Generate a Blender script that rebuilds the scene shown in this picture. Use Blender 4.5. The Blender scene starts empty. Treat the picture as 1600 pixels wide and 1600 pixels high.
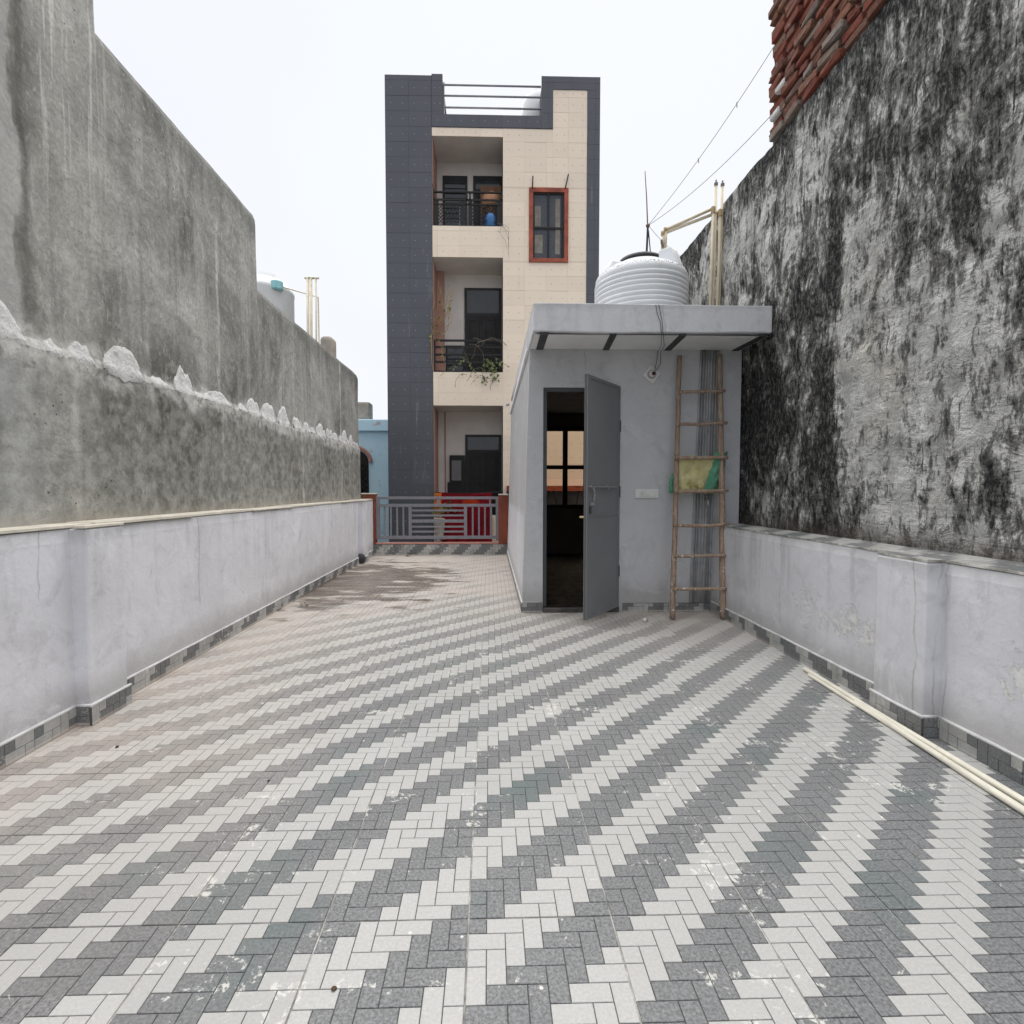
import bpy, bmesh, math, random
from mathutils import Vector, Matrix, noise
R = math.radians
random.seed(7)
scene = bpy.context.scene

# ---------------------------------------------------------------- camera, sky, sun, exposure
cam_data = bpy.data.cameras.new('camera')
cam = bpy.data.objects.new('camera', cam_data)
scene.collection.objects.link(cam)
cam.location = (0, 0, 1.2)
cam.rotation_euler = (R(90 - 2.47), 0, R(-1.5))
cam_data.sensor_width = 36
cam_data.lens = 36 * 830 / 1600
cam_data.shift_x = 13 / 1600
cam_data.clip_start = 0.05
cam_data.clip_end = 600
scene.camera = cam

SUN_EL, SUN_AZ = 72, 12          # azimuth clockwise from +Y: high, beyond the tiled house
world = bpy.data.worlds.new('World'); scene.world = world; world.use_nodes = True
wn = world.node_tree; bg = wn.nodes['Background']
sky = wn.nodes.new('ShaderNodeTexSky'); sky.sky_type = 'NISHITA'; sky.sun_disc = False
sky.sun_elevation = R(SUN_EL); sky.sun_rotation = R(SUN_AZ); sky.dust_density = 4; sky.air_density = 1.0
wmix = wn.nodes.new('ShaderNodeMix'); wmix.data_type = 'RGBA'; wmix.inputs[0].default_value = 0.97
wtc = wn.nodes.new('ShaderNodeTexCoord'); wno = wn.nodes.new('ShaderNodeTexNoise')
wno.inputs['Scale'].default_value = 1.6; wno.inputs['Detail'].default_value = 3
wn.links.new(wtc.outputs['Generated'], wno.inputs['Vector'])
wr = wn.nodes.new('ShaderNodeValToRGB')
wr.color_ramp.elements[0].position = .3; wr.color_ramp.elements[0].color = (.87, .905, .985, 1)
wr.color_ramp.elements[1].position = .7; wr.color_ramp.elements[1].color = (.94, .958, 1, 1)
wn.links.new(wno.outputs['Fac'], wr.inputs['Fac'])
wsc = wn.nodes.new('ShaderNodeVectorMath'); wsc.operation = 'SCALE'; wsc.inputs['Scale'].default_value = 3.2
wn.links.new(wr.outputs['Color'], wsc.inputs[0])
wn.links.new(sky.outputs['Color'], wmix.inputs[6]); wn.links.new(wsc.outputs['Vector'], wmix.inputs[7])
wn.links.new(wmix.outputs[2], bg.inputs['Color']); bg.inputs['Strength'].default_value = 0.1

sd = bpy.data.lights.new('sun', 'SUN'); sd.energy = 1.5; sd.angle = R(95); sd.color = (1, .97, .93)
sun = bpy.data.objects.new('sun', sd); scene.collection.objects.link(sun)
sv = Vector((math.sin(R(SUN_AZ)) * math.cos(R(SUN_EL)), math.cos(R(SUN_AZ)) * math.cos(R(SUN_EL)), math.sin(R(SUN_EL))))
sun.rotation_euler = (-sv).to_track_quat('-Z', 'Y').to_euler(); sun.location = sv * 30
scene.view_settings.view_transform = 'Standard'; scene.view_settings.look = 'None'
scene.view_settings.exposure = 1.66; scene.view_settings.gamma = 1.0; scene.view_settings.use_curve_mapping = False
scene.render.resolution_x = scene.render.resolution_y = 1024

# ---------------------------------------------------------------- materials
class G:
    def __init__(s, name, rough=.8, spec=.3, metal=0.0):
        s.mat = bpy.data.materials.new(name); s.mat.use_nodes = True; s.nt = s.mat.node_tree
        s.b = s.nt.nodes['Principled BSDF']
        s.b.inputs['Roughness'].default_value = rough; s.b.inputs['Specular IOR Level'].default_value = spec
        s.b.inputs['Metallic'].default_value = metal
        s._pos = None
    def new(s, t): return s.nt.nodes.new(t)
    def put(s, sock, v):
        if isinstance(v, bpy.types.NodeSocket): s.nt.links.new(v, sock)
        elif isinstance(v, (tuple, list)):
            v = tuple(v)
            sock.default_value = v + (1,) if (sock.type == 'RGBA' and len(v) == 3) else v
        else:
            sock.default_value = (v, v, v, 1) if sock.type == 'RGBA' else v
    def pos(s):
        if not s._pos: s._pos = s.new('ShaderNodeNewGeometry').outputs['Position']
        return s._pos
    def obj(s): return s.new('ShaderNodeTexCoord').outputs['Object']
    def rnd(s): return s.new('ShaderNodeObjectInfo').outputs['Random']
    def xyz(s, v=None):
        n = s.new('ShaderNodeSeparateXYZ'); s.put(n.inputs[0], v or s.pos()); return n.outputs
    def map(s, sc, v=None, loc=(0, 0, 0)):
        n = s.new('ShaderNodeMapping'); s.put(n.inputs['Vector'], v or s.pos())
        n.inputs['Scale'].default_value = sc; n.inputs['Location'].default_value = loc; return n.outputs[0]
    def noise(s, scale, detail=4, rough=.55, v=None, dist=0, col=False):
        n = s.new('ShaderNodeTexNoise'); s.put(n.inputs['Vector'], v or s.pos())
        n.inputs['Scale'].default_value = scale; n.inputs['Detail'].default_value = detail
        n.inputs['Roughness'].default_value = rough; n.inputs['Distortion'].default_value = dist
        return n.outputs['Color' if col else 'Fac']
    def vor(s, scale, v=None, feat='F1'):
        n = s.new('ShaderNodeTexVoronoi'); n.feature = feat; s.put(n.inputs['Vector'], v or s.pos())
        n.inputs['Scale'].default_value = scale; return n.outputs['Distance']
    def rng(s, v, a, b, c=0.0, d=1.0):
        n = s.new('ShaderNodeMapRange'); s.put(n.inputs[0], v)
        for i, q in zip((1, 2, 3, 4), (a, b, c, d)): s.put(n.inputs[i], q)
        return n.outputs[0]
    def m(s, op, a, b=0.0, c=None):
        n = s.new('ShaderNodeMath'); n.operation = op; s.put(n.inputs[0], a); s.put(n.inputs[1], b)
        if c is not None: s.put(n.inputs[2], c)
        return n.outputs[0]
    def mix(s, f, a, b, mode='MIX'):
        n = s.new('ShaderNodeMix'); n.data_type = 'RGBA'; n.blend_type = mode
        s.put(n.inputs[0], f); s.put(n.inputs[6], a); s.put(n.inputs[7], b); return n.outputs[2]
    def ramp(s, f, els):
        n = s.new('ShaderNodeValToRGB'); s.put(n.inputs[0], f); cr = n.color_ramp
        while len(cr.elements) < len(els): cr.elements.new(.5)
        for e, (p, c) in zip(cr.elements, els):
            e.position = p; e.color = (c, c, c, 1) if not isinstance(c, tuple) else c + (1,)
        return n.outputs[0]
    def bump(s, h, st=.3, d=.01, n0=None):
        n = s.new('ShaderNodeBump'); s.put(n.inputs['Height'], h); n.inputs['Strength'].default_value = st
        n.inputs['Distance'].default_value = d
        if n0: s.put(n.inputs['Normal'], n0)
        s.put(s.b.inputs['Normal'], n.outputs[0]); return n.outputs[0]
    def bc(s, c, br, co):
        n = s.new('ShaderNodeBrightContrast'); s.put(n.inputs[0], c); n.inputs[1].default_value = br; n.inputs[2].default_value = co; return n.outputs[0]
    def col(s, c): s.put(s.b.inputs['Base Color'], c); return s
    def rough(s, v): s.put(s.b.inputs['Roughness'], v); return s

M = {}
def plain(name, c, rough=.6, var=.25, sc=9, metal=0.0, bump=.12, spec=.3):
    g = G(name, rough, spec, metal)
    n = g.noise(sc, 5)
    g.col(g.mix(g.rng(n, .3, .75), tuple(x * (1 - var) for x in c), tuple(min(1, x * (1 + var * .6)) for x in c)))
    g.rough(g.rng(g.noise(sc * 2, 3), .3, .7, max(.05, rough - .12), min(1, rough + .12)))
    if bump: g.bump(g.noise(sc * 6, 3), bump, .004)
    M[name] = g.mat; return g.mat

def box_mask(g, sock, a, b, soft):      # 1 between a and b
    return g.m('MULTIPLY', g.rng(sock, a - soft, a + soft), g.rng(sock, b - soft, b + soft, 1, 0))

def floor_mat(name, base, speck, is_dark):
    g = G(name, .55, .35)
    x, y, z = g.xyz()
    fine = g.noise(120, 3, .75)
    c = g.mix(g.rng(fine, .35, .7), tuple(v * (1 - speck) for v in base), tuple(v * (1 + speck) for v in base))
    fx = g.m('FLOOR', g.m('DIVIDE', g.m('ADD', x, 8.06), .4)); fy = g.m('FLOOR', g.m('DIVIDE', g.m('ADD', y, 7.163), .4))
    cv = g.new('ShaderNodeCombineXYZ'); g.put(cv.inputs[0], fx); g.put(cv.inputs[1], fy)
    wn_ = g.new('ShaderNodeTexWhiteNoise'); wn_.noise_dimensions = '2D'; g.put(wn_.inputs['Vector'], cv.outputs[0])
    c = g.mix(g.m('MULTIPLY', wn_.outputs['Value'], .3), c, tuple(v * .68 for v in base))
    c = g.mix(g.rng(g.noise(1.1, 3), .35, .7, 0, .28), c, g.mix(.5, c, (.32, .33, .33) if is_dark else (.42, .42, .41)))
    # greenish cast on some dark tiles
    if is_dark:
        c = g.mix(g.rng(g.noise(2.1, 2, .5, g.map((1, 1, 0), None, (3.3, 1, 0))), .56, .72, 0, .5), c, (.10, .15, .14))
    # cement haze and splashes, thicker along the tile joints
    jx = g.m('ABSOLUTE', g.m('SUBTRACT', g.m('FRACT', g.m('ADD', g.m('DIVIDE', g.m('ADD', x, 8.06), .4), .5)), .5))
    jy = g.m('ABSOLUTE', g.m('SUBTRACT', g.m('FRACT', g.m('ADD', g.m('DIVIDE', g.m('ADD', y, 7.163), .4), .5)), .5))
    near = g.rng(g.m('MINIMUM', jx, jy), 0, .12, 1, 0)
    patch = g.rng(g.noise(2.0, 3, .6), .46, .68)
    spl = g.m('ADD', g.m('MULTIPLY', g.noise(34, 5, .75, None, .5), .7), g.m('MULTIPLY', g.noise(11, 3, .6), .3))
    thr = g.m('SUBTRACT', .665, g.m('ADD', g.m('MULTIPLY', near, .075), g.m('MULTIPLY', patch, .12)))
    sp = g.rng(g.m('SUBTRACT', spl, thr), 0, .035)
    c = g.mix(g.m('MULTIPLY', sp, .8), c, (.66, .65, .61))
    fl = g.rng(g.m('ADD', g.vor(9, g.map((1, 1, .01))), g.m('MULTIPLY', g.m('SUBTRACT', g.noise(60, 4, .7), .5), .16)), .035, .055, 1, 0)
    fl = g.m('MULTIPLY', fl, g.rng(g.noise(1.3, 2, .5, g.map((1, 1, 1), None, (9, 4, 0))), .5, .56))
    c = g.mix(fl, c, (.68, .67, .63))
    # beige silt washed along the left side and the far end
    silt = g.m('ADD', g.rng(x, -2.1, -.6, 1.1, 0), g.rng(y, 4.4, 6.6, 0, 1.25))
    silt = g.m('ADD', silt, g.m('MULTIPLY', g.rng(y, 3.6, 5.0, 0, .65), g.rng(x, .2, 1.3)))
    silt = g.m('MULTIPLY', silt, g.rng(g.noise(1.5, 5, .6), .30, .68, .15, 1))
    upr = g.rng(z, .012, .02)
    silt = g.m('MULTIPLY', g.m('MINIMUM', silt, 1.0), g.m('MULTIPLY', g.rng(y, 1.2, 2.4, .3, 1), g.m('SUBTRACT', 1.0, upr)))
    c = g.mix(g.m('MULTIPLY', upr, g.rng(g.noise(7, 5, .65), .38, .62, 0, .38)), c, (.13, .13, .125))
    c = g.mix(g.m('MULTIPLY', silt, .84 if is_dark else .62), c, g.mix(g.noise(3, 3), (.58, .47, .395), (.66, .585, .51)))
    c = g.mix(g.m('MULTIPLY', g.rng(y, 2.6, 5.2, 0, .34), g.m('SUBTRACT', 1.0, upr)), c, (.50, .475, .44))
    # damp brown patch near the gate
    sx = g.m('DIVIDE', g.m('ADD', x, 1.62), 1.15); sy = g.m('DIVIDE', g.m('SUBTRACT', y, 7.0), 1.75)
    d = g.m('SQRT', g.m('ADD', g.m('MULTIPLY', sx, sx), g.m('MULTIPLY', sy, sy)))
    d = g.m('ADD', d, g.m('MULTIPLY', g.m('SUBTRACT', g.noise(2.6, 5, .62, g.map((.75, 1.7, 1))), .5), 3.4))
    wet = g.m('MULTIPLY', g.rng(d, .62, .98, 1, 0), g.m('SUBTRACT', 1.0, upr))
    c = g.mix(g.m('MULTIPLY', wet, .82), c, g.mix(g.rng(g.noise(4, 4, .6, g.map((.7, 1.8, 1))), .35, .65), (.065, .048, .036), (.17, .135, .105)))
    g.col(c)
    g.rough(g.m('SUBTRACT', g.rng(g.noise(7, 4), .3, .7, .48, .7), g.m('MULTIPLY', wet, .22)))
    g.bump(g.m('ADD', g.m('MULTIPLY', fine, .5), sp), .16, .003)
    M[name] = g.mat
floor_mat('tile_light', (.47, .468, .452), .10, False)
floor_mat('tile_dark', (.195, .199, .203), .5, True)
plain('tile_groove', (.095, .095, .093), .85, .3, 20)
g = G('tile_grout', .9, .2)
g.col(g.ramp(g.noise(9, 6, .7), [(.36, (.16, .155, .145)), (.50, (.34, .33, .30)), (.64, (.62, .60, .56))])); g.bump(g.noise(60, 3), .3, .004)
M['tile_grout'] = g.mat

def wall_paint(name, base, stain=.35, peel=0.0, streak=.5, ztop=1.0, dirt_z=.12, side=None):
    g = G(name, .72, .25)
    x, y, z = g.xyz()
    c = g.mix(g.rng(g.noise(1.4, 5, .6), .3, .7), tuple(v * .9 for v in base), tuple(min(1, v * 1.06) for v in base))
    c = g.mix(g.rng(g.noise(14, 4, .6), .45, .8, 0, .25), c, tuple(v * .8 for v in base))
    # rain streaks from the top edge
    st = g.noise(3.2, 4, .6, g.map((2.6, 2.6, .16)))
    top = g.rng(z, ztop - .55, ztop + .02)
    stm = g.m('MULTIPLY', g.rng(st, .50, .70), g.m('ADD', g.m('MULTIPLY', top, .8), .2))
    c = g.mix(g.m('MULTIPLY', stm, streak), c, (.24, .24, .24))
    edge = g.m('MULTIPLY', g.rng(g.m('ADD', z, g.m('MULTIPLY', g.noise(6, 4), .12)), ztop - .03, ztop + .06), .55)
    c = g.mix(edge, c, (.33, .33, .32))
    # splash dirt near the floor
    low = g.rng(g.m('SUBTRACT', z, g.m('MULTIPLY', g.noise(5, 5, .65), .16)), dirt_z - .06, dirt_z + .08, .45, 0)
    c = g.mix(low, c, (.30, .285, .26))
    rel = g.noise(3.0, 5, .55)
    h = g.m('ADD', g.m('MULTIPLY', rel, 1.0), g.m('MULTIPLY', g.noise(38, 4, .6), .16))
    if peel:
        yn = g.m('ADD', y, g.m('MULTIPLY', g.m('SUBTRACT', g.noise(7, 3), .5), .2)); zn = g.m('ADD', z, g.m('MULTIPLY', g.m('SUBTRACT', g.noise(6, 3), .5), .16))
        pm = g.m('MULTIPLY', box_mask(g, yn, 2.87, 3.28, .06), box_mask(g, zn, .27, .47, .06))
        pm = g.m('MAXIMUM', pm, g.m('MULTIPLY', g.m('MULTIPLY', box_mask(g, yn, 3.3, 3.75, .08), box_mask(g, zn, .25, .5, .08)), .72))
        pm = g.m('MAXIMUM', pm, g.m('MULTIPLY', box_mask(g, yn, 1.7, 2.16, .08), box_mask(g, zn, .30, .52, .07)))
        pe = g.m('MULTIPLY', g.rng(g.m('ADD', g.noise(17, 6, .7), g.m('MULTIPLY', pm, .20)), .66, .68), g.rng(pm, .05, .3))
        c = g.mix(g.m('MULTIPLY', pe, peel), c, g.mix(g.noise(40, 2), (.55, .55, .53), (.83, .83, .82)))
        h = g.m('SUBTRACT', h, g.m('MULTIPLY', pe, .5))
    # scuffs, blotches and hairline cracks
    c = g.mix(g.m('MULTIPLY', g.rng(g.noise(5.5, 6, .75, None, .8), .52, .66), .42), c, tuple(v * .62 for v in base))
    c = g.mix(g.m('MULTIPLY', g.rng(g.noise(2.6, 6, .7, None, 1.2), .58, .66), .4), c, tuple(min(1, v * 1.16) for v in base))
    ck = g.m('ADD', g.m('ADD', y, x), g.m('MULTIPLY', g.m('SUBTRACT', g.noise(4, 5, .6), .5), .10))
    for q in (1.78, 2.92, 4.62, .42, 4.9, 6.05):
        cm = g.m('MULTIPLY', box_mask(g, ck, q - .003, q + .003, .003), g.rng(g.noise(2.2, 2, .5, g.map((1, 1, 1), None, (q, 0, 0))), .42, .52, 0, .42))
        c = g.mix(cm, c, (.16, .16, .16)); h = g.m('SUBTRACT', h, g.m('MULTIPLY', cm, .3))
    # repaired patches, slightly smoother and lighter
    c = g.mix(g.m('MULTIPLY', g.rng(g.vor(1.1, g.map((1, .8, 1.2))), .09, .1, 1, 0), stain), c, tuple(min(1, v * 1.1) for v in base))
    g.col(c); g.bump(h, .6, .022)
    M[name] = g.mat
wall_paint('paint_left', (.70, .70, .735), .35, 0, .35, 1.0)
wall_paint('paint_right', (.67, .672, .705), .35, 1.0, .6, .86)
wall_paint('paint_room', (.555, .56, .575), .25, 0, .12, 3.4, .16)
wall_paint('paint_canopy', (.64, .645, .67), .2, 0, .25, 2.8, -5)
plain('white_bead', (.66, .66, .66), .7, .25, 12)
plain('cap_stone', (.66, .62, .53), .6, .2, 8)
plain('underside', (.84, .845, .845), .8, .08, 4)

def concrete_left():
    g = G('concrete_left', .85, .2)
    x, y, z = g.xyz()
    cl = g.noise(1.0, 6, .62, None, .8)
    c = g.ramp(cl, [(.32, (.16, .16, .15)), (.45, (.27, .27, .258)), (.56, (.35, .348, .33)), (.68, (.47, .47, .45))])
    # trowel sweeps
    tr = g.noise(2.3, 3, .5, None, 5.0)
    c = g.mix(g.rng(tr, .52, .66, 0, .38), c, (.42, .415, .385))
    c = g.mix(g.rng(g.noise(16, 5, .7, None, .8), .42, .7, 0, .42), c, (.17, .17, .16))
    c = g.mix(g.rng(g.noise(5, 5, .7, g.map((1, 1, .7), None, (7, 2, 4)), 1.5), .55, .7, 0, .5), c, (.42, .415, .39))
    c = g.mix(g.rng(g.noise(7, 5, .65, None, 1.2), .58, .74, 0, .5), c, (.155, .155, .145))
    # vertical weathering
    st = g.noise(2.2, 5, .6, g.map((2.5, 2.5, .22)))
    c = g.mix(g.rng(st, .52, .66, 0, .38), c, (.46, .455, .43))
    st2 = g.noise(2.2, 5, .6, g.map((3.5, 3.5, .2), None, (5, 3, 1)))
    c = g.mix(g.rng(st2, .53, .67, 0, .4), c, (.15, .15, .142))
    # darker damp edge under the coping
    ztop = g.m('ADD', g.rng(y, 5.35, 5.37, 3.86, 3.2), g.rng(y, 3.22, 3.24, 1.3, 0))
    dz = g.m('SUBTRACT', ztop, z)
    c = g.mix(g.rng(g.m('ADD', dz, g.m('MULTIPLY', g.noise(3.2, 4), .5)), .28, .62, .5, 0), c, (.13, .13, .122))
    # lime runs
    run = g.m('MULTIPLY', box_mask(g, y, 2.75, 3.28, .12), g.rng(g.noise(9, 3, .6, g.map((1, 2.2, .08))), .57, .64))
    c = g.mix(g.m('MULTIPLY', g.m('MULTIPLY', run, g.rng(z, 2.3, 3.6)), .75), c, (.55, .55, .51))
    pale = g.m('MULTIPLY', box_mask(g, y, 2.75, 3.3, .22), g.rng(g.noise(2.5, 4), .3, .7))
    c = g.mix(g.m('MULTIPLY', pale, .55), c, (.47, .465, .43))
    wob = g.m('ADD', y, g.m('MULTIPLY', g.m('SUBTRACT', g.noise(2.5, 3), .5), .12))
    for yy, w, z1 in ((6.62, .035, 2.0), (2.98, .02, 1.85), (8.35, .03, 3.1), (4.6, .015, 3.4)):
        c = g.mix(g.m('MULTIPLY', g.m('MULTIPLY', box_mask(g, wob, yy - w, yy + w, .02), g.rng(z, z1, z1 + .1, 1, 0)), g.rng(g.noise(6, 3), .35, .6, .1, .75)), c, (.60, .59, .55))
    c = g.mix(g.rng(g.noise(48, 4, .75), .42, .62, 0, .32), c, (.17, .17, .16))
    c = g.mix(g.rng(g.noise(33, 5, .75, g.map((1, 1, .5), None, (4, 4, 4)), .5), .55, .66, 0, .45), c, (.46, .455, .43))
    edge_y = g.m('ADD', y, g.m('MULTIPLY', g.m('SUBTRACT', g.noise(1.8, 5, .65, g.map((1, 1, .6))), .5), .5))
    c = g.mix(g.m('MULTIPLY', g.rng(edge_y, 2.66, 2.675, 1, 0), g.rng(z, 1.9, 2.0, 0, .5)), c, (.40, .40, .39))
    c = g.mix(g.m('MULTIPLY', g.m('MULTIPLY', box_mask(g, edge_y, 2.68, 2.76, .03), g.rng(z, 1.95, 2.1)), .6), c, (.13, .13, .12))
    # lower band: greener, mottled
    low = g.rng(g.m('ADD', z, g.m('MULTIPLY', g.noise(5, 3), .1)), 1.90, 2.0, 1, 0)
    mot = g.noise(11, 5, .65)
    c = g.mix(g.m('MULTIPLY', low, .5), c, g.mix(g.rng(mot, .40, .62), (.13, .132, .122), (.32, .318, .30)))
    c = g.mix(g.m('MULTIPLY', low, g.m('MULTIPLY', g.rng(y, 2.4, 3.0, .6, 0), g.rng(g.noise(6, 5, .6), .35, .62))), c, (.40, .41, .41))
    # pale lime bloom on the seam
    seam = g.m('SUBTRACT', z, g.m('MULTIPLY', g.m('SUBTRACT', g.noise(4, 4), .5), .3))
    c = g.mix(g.m('MULTIPLY', box_mask(g, seam, 1.82, 1.99, .035), g.rng(g.noise(9, 5, .7), .38, .58, .0, .6)), c, (.58, .575, .55))
    # dust at the foot
    c = g.mix(g.rng(g.m('SUBTRACT', z, g.m('MULTIPLY', g.noise(7, 4), .12)), .98, 1.05, .4, 0), c, (.36, .33, .295))
    pits = g.rng(g.vor(26, g.map((1, 1, 1))), .10, .16, 1, 0)
    pits = g.m('MULTIPLY', pits, g.rng(g.noise(2.4, 3), .58, .66))
    c = g.mix(g.m('MULTIPLY', pits, .8), c, (.08, .08, .075))
    g.col(g.bc(c, .10, .42))
    h = g.m('ADD', g.m('MULTIPLY', tr, .5), g.m('MULTIPLY', g.noise(30, 5, .65), .35))
    h = g.m('SUBTRACT', h, g.m('MULTIPLY', pits, .5))
    g.bump(h, .8, .018)
    M['concrete_left'] = g.mat
concrete_left()

def weathered_right():
    g = G('weathered_right', .9, .15)
    x, y, z = g.xyz()
    lumps = g.noise(6.5, 6, .72, g.map((1, 1, .75)), .7)
    light = g.ramp(g.noise(4.5, 5, .7), [(.32, (.44, .44, .42)), (.5, (.68, .678, .65)), (.66, (.86, .855, .825))])
    light = g.mix(g.rng(g.noise(1.9, 3, .5, g.map((1, 1, 1), None, (3, 8, 2))), .58, .75, 0, .4), light, (.56, .51, .40))
    # algae: broad fields, drips and pitting
    field = g.noise(.9, 4, .6, g.map((1, 1, .75), None, (0, 1.6, .4)))
    streak = g.noise(4.2, 6, .74, g.map((2.3, 2.3, .8)), .5)
    fine = g.noise(13, 4, .72, g.map((2.0, 2.0, .7)))
    yw = g.m('ADD', y, g.m('MULTIPLY', g.noise(3, 3), .14))
    col1 = g.m('MULTIPLY', box_mask(g, yw, 3.83, 5.5, .10), g.m('MULTIPLY', g.rng(z, 2.7, 3.5, 1, 0), g.rng(z, 1.1, 1.7, .3, 1)))
    core = g.m('MULTIPLY', box_mask(g, yw, 3.80, 3.97, .06), g.rng(z, 3.1, 3.5, 1, 0))
    topb = g.rng(g.m('ADD', z, g.m('MULTIPLY', g.noise(2.2, 4), .6)), 4.2, 4.55)
    clean = g.m('MULTIPLY', box_mask(g, y, 1.8, 3.75, .25), g.rng(z, 1.6, 2.6, 1, 0))
    pit = g.noise(42, 4, .75, g.map((1, 1, .7)))
    k = g.m('ADD', g.m('MULTIPLY', field, .75), g.m('MULTIPLY', streak, .58))
    k = g.m('ADD', k, g.m('MULTIPLY', g.m('SUBTRACT', pit, .5), .30))
    k = g.m('ADD', k, g.m('MULTIPLY', lumps, .62)); k = g.m('ADD', k, g.m('MULTIPLY', fine, .38))
    k = g.m('ADD', k, g.m('MULTIPLY', col1, .085)); k = g.m('ADD', k, g.m('MULTIPLY', core, .11))
    k = g.m('ADD', k, g.m('MULTIPLY', topb, .15)); k = g.m('SUBTRACT', k, g.m('MULTIPLY', clean, .05))
    drip = g.m('MULTIPLY', g.rng(g.noise(4.5, 4, .6, g.map((2.6, 2.6, .11), None, (1, 4, 2))), .54, .64), g.rng(g.m('ADD', z, g.m('MULTIPLY', g.noise(1.6, 3), 1.6)), 2.9, 4.6))
    k = g.m('ADD', k, g.m('MULTIPLY', drip, .13))
    k = g.m('SUBTRACT', k, .130)
    grey = g.mix(g.noise(7, 4), (.12, .12, .112), (.20, .20, .187))
    c = g.mix(g.rng(k, .965, 1.05, 0, .88), light, grey)
    c = g.mix(g.rng(k, 1.065, 1.14), c, g.ramp(g.noise(30, 5, .75, g.map((1.4, 1.4, .6))), [(.40, (.020, .020, .020)), (.52, (.06, .06, .058)), (.64, (.24, .24, .228))]))
    # thin black dribbles
    dr = g.rng(g.noise(9, 3, .55, g.map((3.2, 3.2, .2), None, (0, 2, 7))), .665, .69)
    c = g.mix(g.m('MULTIPLY', dr, .88), c, (.02, .02, .02))
    # rusty damp at the foot
    c = g.mix(g.rng(g.m('SUBTRACT', z, g.m('MULTIPLY', g.noise(6, 4), .15)), .80, .92, .65, 0), c, (.12, .10, .08))
    g.col(c)
    h = g.m('ADD', g.m('MULTIPLY', lumps, 1.7), g.m('MULTIPLY', g.noise(34, 5, .7), .35))
    h = g.m('ADD', h, g.m('MULTIPLY', g.noise(11, 4, .6, g.map((1.6, 1.6, .5))), .55))
    h = g.m('ADD', h, g.m('MULTIPLY', g.noise(9, 4, .65, g.map((.3, .3, 1.3)), .4), .9))
    g.bump(h, 1.0, .075)
    M['weathered_right'] = g.mat
weathered_right()

g = G('brick_face', .88, .2)
r_ = g.rnd()
bc = g.ramp(r_, [(0, (.19, .05, .034)), (.25, (.27, .078, .05)), (.45, (.17, .085, .06)), (.62, (.29, .13, .085)), (.80, (.24, .165, .12)), (.93, (.31, .285, .25)), (1, (.14, .05, .04))])
bc = g.mix(g.rng(g.noise(13, 5, .65), .35, .75, 0, .6), bc, (.10, .05, .04))
bc = g.mix(g.rng(g.noise(9, 6, .7, g.map((1, 1, 1), None, (3, 3, 3))), .60, .68, 0, .8), bc, (.42, .40, .37))
g.col(bc); g.bump(g.m('ADD', g.noise(40, 5, .7), g.noise(13, 4, .6)), 1.0, .02); M['brick_face'] = g.mat
g = G('mortar', .92, .15)
g.col(g.ramp(g.noise(14, 5, .7), [(.3, (.09, .085, .08)), (.55, (.23, .21, .19)), (.72, (.45, .43, .40))])); g.bump(g.noise(30, 5, .7), .8, .02); M['mortar'] = g.mat
g = G('lime_smear', .85, .2)
g.col(g.ramp(g.noise(10, 6, .7), [(.32, (.44, .435, .415)), (.42, (.72, .715, .695)), (.62, (.84, .835, .815))])); g.bump(g.noise(26, 6, .72), 1.0, .03); M['lime_smear'] = g.mat

def cladding(name, base, dirt, dirt_amt, rough):
    g = G(name, rough, .4)
    rv = g.rnd()
    c = g.mix(rv, tuple(v * .95 for v in base), tuple(min(1, v * 1.04) for v in base))
    c = g.mix(g.rng(g.noise(3.5, 4, .6, g.map((1, 1, 3))), .35, .75, 0, .18), c, tuple(v * .84 for v in base))
    c = g.mix(g.rng(g.noise(2.6, 4, .65, g.map((5, 5, .3))), .62, .72, 0, dirt_amt), c, dirt)
    g.col(c); g.rough(g.rng(g.noise(2, 3), .3, .7, rough - .08, rough + .1)); M[name] = g.mat
cladding('clad_dark', (.082, .088, .103), (.22, .23, .25), .45, .36)
cladding('clad_cream', (.84, .72, .58), (.62, .52, .41), .3, .40)
plain('clad_joint', (.74, .63, .51), .9, .2, 20)
plain('clad_joint_dark', (.088, .094, .108), .9, .2, 20)
plain('screw_pale', (.45, .45, .44), .5, .1)
plain('screw_brown', (.28, .19, .12), .5, .1)
plain('recess_plaster', (.74, .70, .65), .85, .1, 3)
plain('recess_tile', (.45, .26, .21), .6, .15, 4)
plain('black_metal', (.016, .015, .015), .5, .3, 30)
plain('dark_door', (.018, .017, .017), .5, .3, 9)
plain('dark_frame', (.028, .027, .028), .45, .3, 9)
g = G('dark_glass', .08, .5); g.col(g.mix(g.noise(2.2, 3), (.012, .015, .018), (.05, .06, .07))); M['dark_glass'] = g.mat
g = G('window_glass', .03, .5); g.b.inputs['Transmission Weight'].default_value = 1.0; g.b.inputs['IOR'].default_value = 1.02
g.col(g.mix(g.noise(8, 3), (.90, .76, .58), (.95, .82, .66))); M['window_glass'] = g.mat
plain('reflection_panel', (.24, .22, .19), .8, .3, 9)
plain('red_frame', (.36, .088, .05), .5, .45, 7)
plain('red_pillar', (.24, .062, .036), .6, .3, 6)
plain('pink_ledge', (.48, .24, .20), .7, .2)
plain('gate_grey', (.235, .235, .265), .42, .15, 18, 0, .1)
plain('door_grey', (.215, .222, .232), .4, .06, 3.5, 0, .05)
plain('door_frame_grey', (.07, .074, .08), .5, .2, 6)
plain('steel', (.42, .42, .42), .4, .3, 30, .6)
plain('girder', (.058, .060, .064), .6, .2, 9)
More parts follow.
